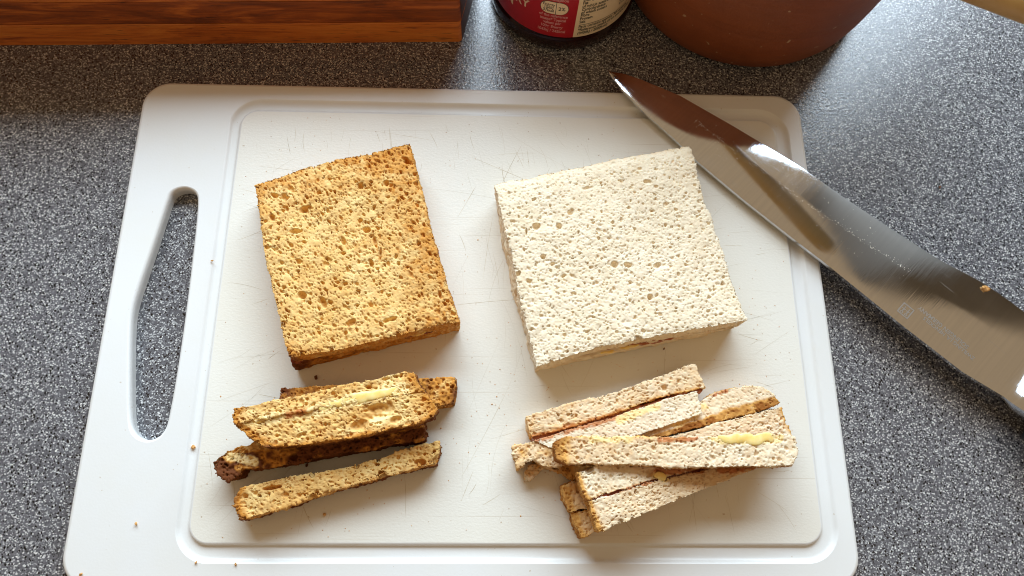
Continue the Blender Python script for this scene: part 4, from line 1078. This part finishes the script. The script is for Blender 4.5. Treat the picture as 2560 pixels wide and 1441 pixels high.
jar_text([('Energy', 0.0030, q(-0.0031, 0.0014), 'CENTER', .8), ('156kJ', 0.0030, q(-0.0031, -0.0009), 'CENTER', .8), ('37kcal', 0.0030, q(-0.0031, -0.0032), 'CENTER', .8), ('2%', 0.0038, q(0.0041, -0.0012), 'CENTER', .85)], M['ink'], lab_red, 'lozenge_lettering')
left = (-1.43157, 0.03313)[0]
rows = [('Energy', (-1.42571, 0.04132)), ('Fat', (-1.43882, 0.0389)), ('of which saturates', (-1.43621, 0.03636)), ('Carbohydrate', (-1.43357, 0.03379)), ('of which sugars', (-1.43626, 0.03121)), ('Fibre', (-1.43459, 0.02891)), ('Protein', (-1.43731, 0.02626)), ('Salt', (-1.43461, 0.02356))]
vals = ['0.5g', '0.1g', '60.2g', '60.2g', '0.9g', '0.4g', '0.12g', '']
a_l = aD + 0.0022 / JR
lines = []
for (b, (a, z_)), v_ in zip(rows, vals):
    lines.append((b, 0.0031, (a_l, z_), 'LEFT', .78))
    if v_:
        lines.append((v_, 0.0031, (a_l + 0.0245 / JR, z_), 'LEFT', .78))
for b, px in (('Pack contains approx. 30 servings', (-1.43876, 0.01948)), ('*Reference intake of an average adult', (-1.44157, 0.01671)), ('(8400kJ / 2000kcal)', (-1.44442, 0.01391))):
    lines.append((b, 0.0031, (a_l, px[1]), 'LEFT', .78))
jar_text(lines, M['ink'], lab_cream, 'nutrition_lettering')
zr = (-1.44044, 0.02189)[1]
V, F = [], []
for k in range(25):
    for dz in (0, 0.0003):
        V.append(on_jar(a_l, 0.036 * k / 24, zr + dz, 0.00012))
F = [(2 * k, 2 * k + 2, 2 * k + 3, 2 * k + 1) for k in range(24)]
py_mesh('ruled_line', V, F, M['ink'], lab_cream)

# ------------------------------------------------------------------ terracotta pot with a wooden spoon across it
PX, PY = 0.1520, 0.3180
pot = thing('terracotta_pot', 'round reddish brown terracotta pot standing behind the knife tip', 'pot', (PX, PY, 0))
prof = [(0.060, 0.0), (0.0700, 0.0004), (0.0745, 0.0025), (0.0768, 0.008), (0.0785, 0.018), (0.0797, 0.030), (0.0795, 0.034), (0.0806, 0.040), (0.0815, 0.055), (0.0822, 0.070), (0.0826, 0.088),
        (0.0832, 0.092), (0.0834, 0.095), (0.0826, 0.0977), (0.0806, 0.0986), (0.0788, 0.0975), (0.0778, 0.094), (0.0770, 0.060), (0.0740, 0.020), (0.0690, 0.010), (0.03, 0.008)]
lathe('pot_body', prof, M['pot'], pot, 128, 40)
# spoon: its handle leans over the rim towards the front right
X0 = np.array([0.1744, 0.2245, 0.1103]); D0 = np.array([0.6560, -0.6754, 0.3371])
D0 /= np.linalg.norm(D0)
sp_ = thing('wooden_spoon', 'pale wooden spoon resting in the pot, its handle reaching over the rim', 'spoon', tuple(X0))
zax = Vector(D0); xax = zax.cross(Vector((0, 0, 1))).normalized(); yax = zax.cross(xax)
def along(secs, name, mat, parent):
    V, F = [], []
    n = 24
    for s, rx, ry in secs:
        for k in range(n):
            a = 2 * math.pi * k / n
            p = zax * s + xax * (rx * math.cos(a)) + yax * (ry * math.sin(a))
            V.append(tuple(p))
    for k in range(len(secs) - 1):
        for j in range(n):
            F.append((k * n + j, k * n + (j + 1) % n, (k + 1) * n + (j + 1) % n, (k + 1) * n + j))
    F.append(tuple(range(n))[::-1]); F.append(tuple((len(secs) - 1) * n + j for j in range(n)))
    o = py_mesh(name, V, F, mat, parent, 50)
    bm = bmesh.new(); bm.from_mesh(o.data); bmesh.ops.recalc_face_normals(bm, faces=bm.faces); bm.to_mesh(o.data); bm.free()
    return o
hl = 0.085
along([(-0.085, .0058, .0058), (-0.04, .0068, .0068), (0.02, .0076, .0076), (hl - .02, .0084, .0084), (hl - .006, .0080, .0080), (hl - .002, .0062, .0062), (hl, .003, .003)], 'spoon_handle', M['spoon'], sp_)
along([(-0.150, .004, .002), (-0.146, .012, .004), (-0.135, .019, .005), (-0.120, .021, .0055), (-0.105, .017, .0055), (-0.094, .010, .0056), (-0.0855, .0060, .0056)], 'spoon_bowl', M['spoon'], sp_)

# ------------------------------------------------------------------ crumbs
def crumb(px, size, mat, seed, label, group='loose crumbs on the board'):
    rnd = random.Random(seed)
    bm = bmesh.new()
    bmesh.ops.create_icosphere(bm, subdivisions=2, radius=size * 0.85)
    fl_ = rnd.uniform(0.5, 0.95)
    for v in bm.verts:
        v.co *= rnd.uniform(0.55, 1.25)
        v.co.y *= fl_
        v.co.z *= 0.6
    me = bpy.data.meshes.new('bread_crumb'); bm.to_mesh(me); bm.free()
    o = link('bread_crumb', me, mat)
    o.location = px
    o.rotation_euler = (0, 0, rnd.uniform(0, 6))
    return tag(o, label, 'crumb', group)
crumb((-0.15834, -0.00777, 0.0088), 0.0011, M['crumb'], 1, 'orange brown crumb alone on the wide handle side of the board')
crumb((-0.13806, 0.02646, 0.007), 0.0013, M['crumb'], 2, 'orange crumb in the groove left of the dark crust strip')
crumb((-0.0832, 0.05952, 0.0088), 0.0014, M['darkcrumb'], 3, 'dark brown crumb between the brown sandwich and its crust strips')
crumb((-0.0841, 0.01839, 0.0086), 0.0012, M['darkcrumb'], 31, 'dark crumb above the thin holed brown strip')
crumb((0.25247, 0.10656, 0.0158), 0.0024, M['crumb'], 4, 'orange crust crumb caught on the cutting edge of the knife', 'crumbs off the board')
crumb((0.24917, 0.17013, 0.0006), 0.0009, M['darkcrumb'], 5, 'tiny reddish crumb on the grey worktop right of the knife', 'crumbs off the board')
crumb((-0.07423, -0.00364, 0.0085), 0.0010, M['crumb'], 6, 'pale tan crumb below the thin holed brown strip')
crumb((-0.12968, -0.02419, 0.0086), 0.0009, M['crumb'], 7, 'tan crumb on the near left bend of the groove lip')
crumb((-0.11194, -0.02486, 0.0086), 0.0009, M['crumb'], 8, 'tan crumb on the near groove lip')
crumb((-0.17918, -0.02899, 0.0086), 0.0010, M['crumb'], 9, 'tan crumb at the near left corner of the board')
crumb((-0.14026, 0.11853, 0.0086), 0.0008, M['crumb'], 10, 'small tan crumb on the groove lip right of the handle slot')
crumb((0.08723, 0.07523, 0.0085), 0.0007, M['darkcrumb'], 11, 'small dark crumb just below the white sandwich')
rnd = random.Random(77)
V, F = [], []
def tiny(p, r):
    b0 = len(V)
    for d in ((1, 0, 0), (-1, 0, 0), (0, 1, 0), (0, -1, 0), (0, 0, .7), (0, 0, -.7)):
        V.append(tuple(p[c] + d[c] * r * rnd.uniform(.6, 1.3) for c in range(3)))
    F.extend((b0 + a, b0 + b, b0 + c) for a, b, c in ((0, 2, 4), (2, 1, 4), (1, 3, 4), (3, 0, 4), (2, 0, 5), (1, 2, 5), (3, 1, 5), (0, 3, 5)))
for k in range(520):
    if rnd.random() < 0.7:
        cx, cy = rnd.choice([(-0.075, 0.02), (-0.06, 0.07), (0.10, 0.06), (0.02, 0.05), (-0.08, 0.17), (0.135, 0.09), (-0.03, 0.035), (0.04, 0.07)])
        x, y = rnd.gauss(cx, 0.03), rnd.gauss(cy, 0.025)
    else:
        x, y = rnd.uniform(-0.13, 0.15), rnd.uniform(-0.014, 0.20)
    if not (-0.133 < x < 0.155 and -0.014 < y < 0.203):
        continue
    tiny((x, y, 0.0081), rnd.uniform(0.00010, 0.00030) * (1.5 if rnd.random() < .08 else 1))
cs = py_mesh('crumbs', V, F, M['crumb'])
cs['kind'] = 'stuff'
cs['label'] = 'fine scattered crumbs over the board'

# ------------------------------------------------------------------ wall cupboard right of the window: the dark end of the blade's reflection
cb = thing('wall_cupboard', 'dark wall cupboard beside the window, mirrored in the knife blade', 'cupboard', (0.93, 0.58, 0.48))
def box(name, a, b, mat, parent):
    V = [(x, y, z) for z in (a[2], b[2]) for x, y in ((a[0], a[1]), (b[0], a[1]), (b[0], b[1]), (a[0], b[1]))]
    return py_mesh(name, V, [(3, 2, 1, 0), (4, 5, 6, 7), (0, 1, 5, 4), (1, 2, 6, 5), (2, 3, 7, 6), (3, 0, 4, 7)], mat, parent)
box('carcass', (-0.20, -0.14, 0.0), (0.30, 0.16, 0.72), M['cupboard'], cb)
box('door', (-0.198, -0.16, 0.002), (0.049, -0.142, 0.718), M['cupboard'], cb)
box('door', (0.051, -0.16, 0.002), (0.298, -0.142, 0.718), M['cupboard'], cb)
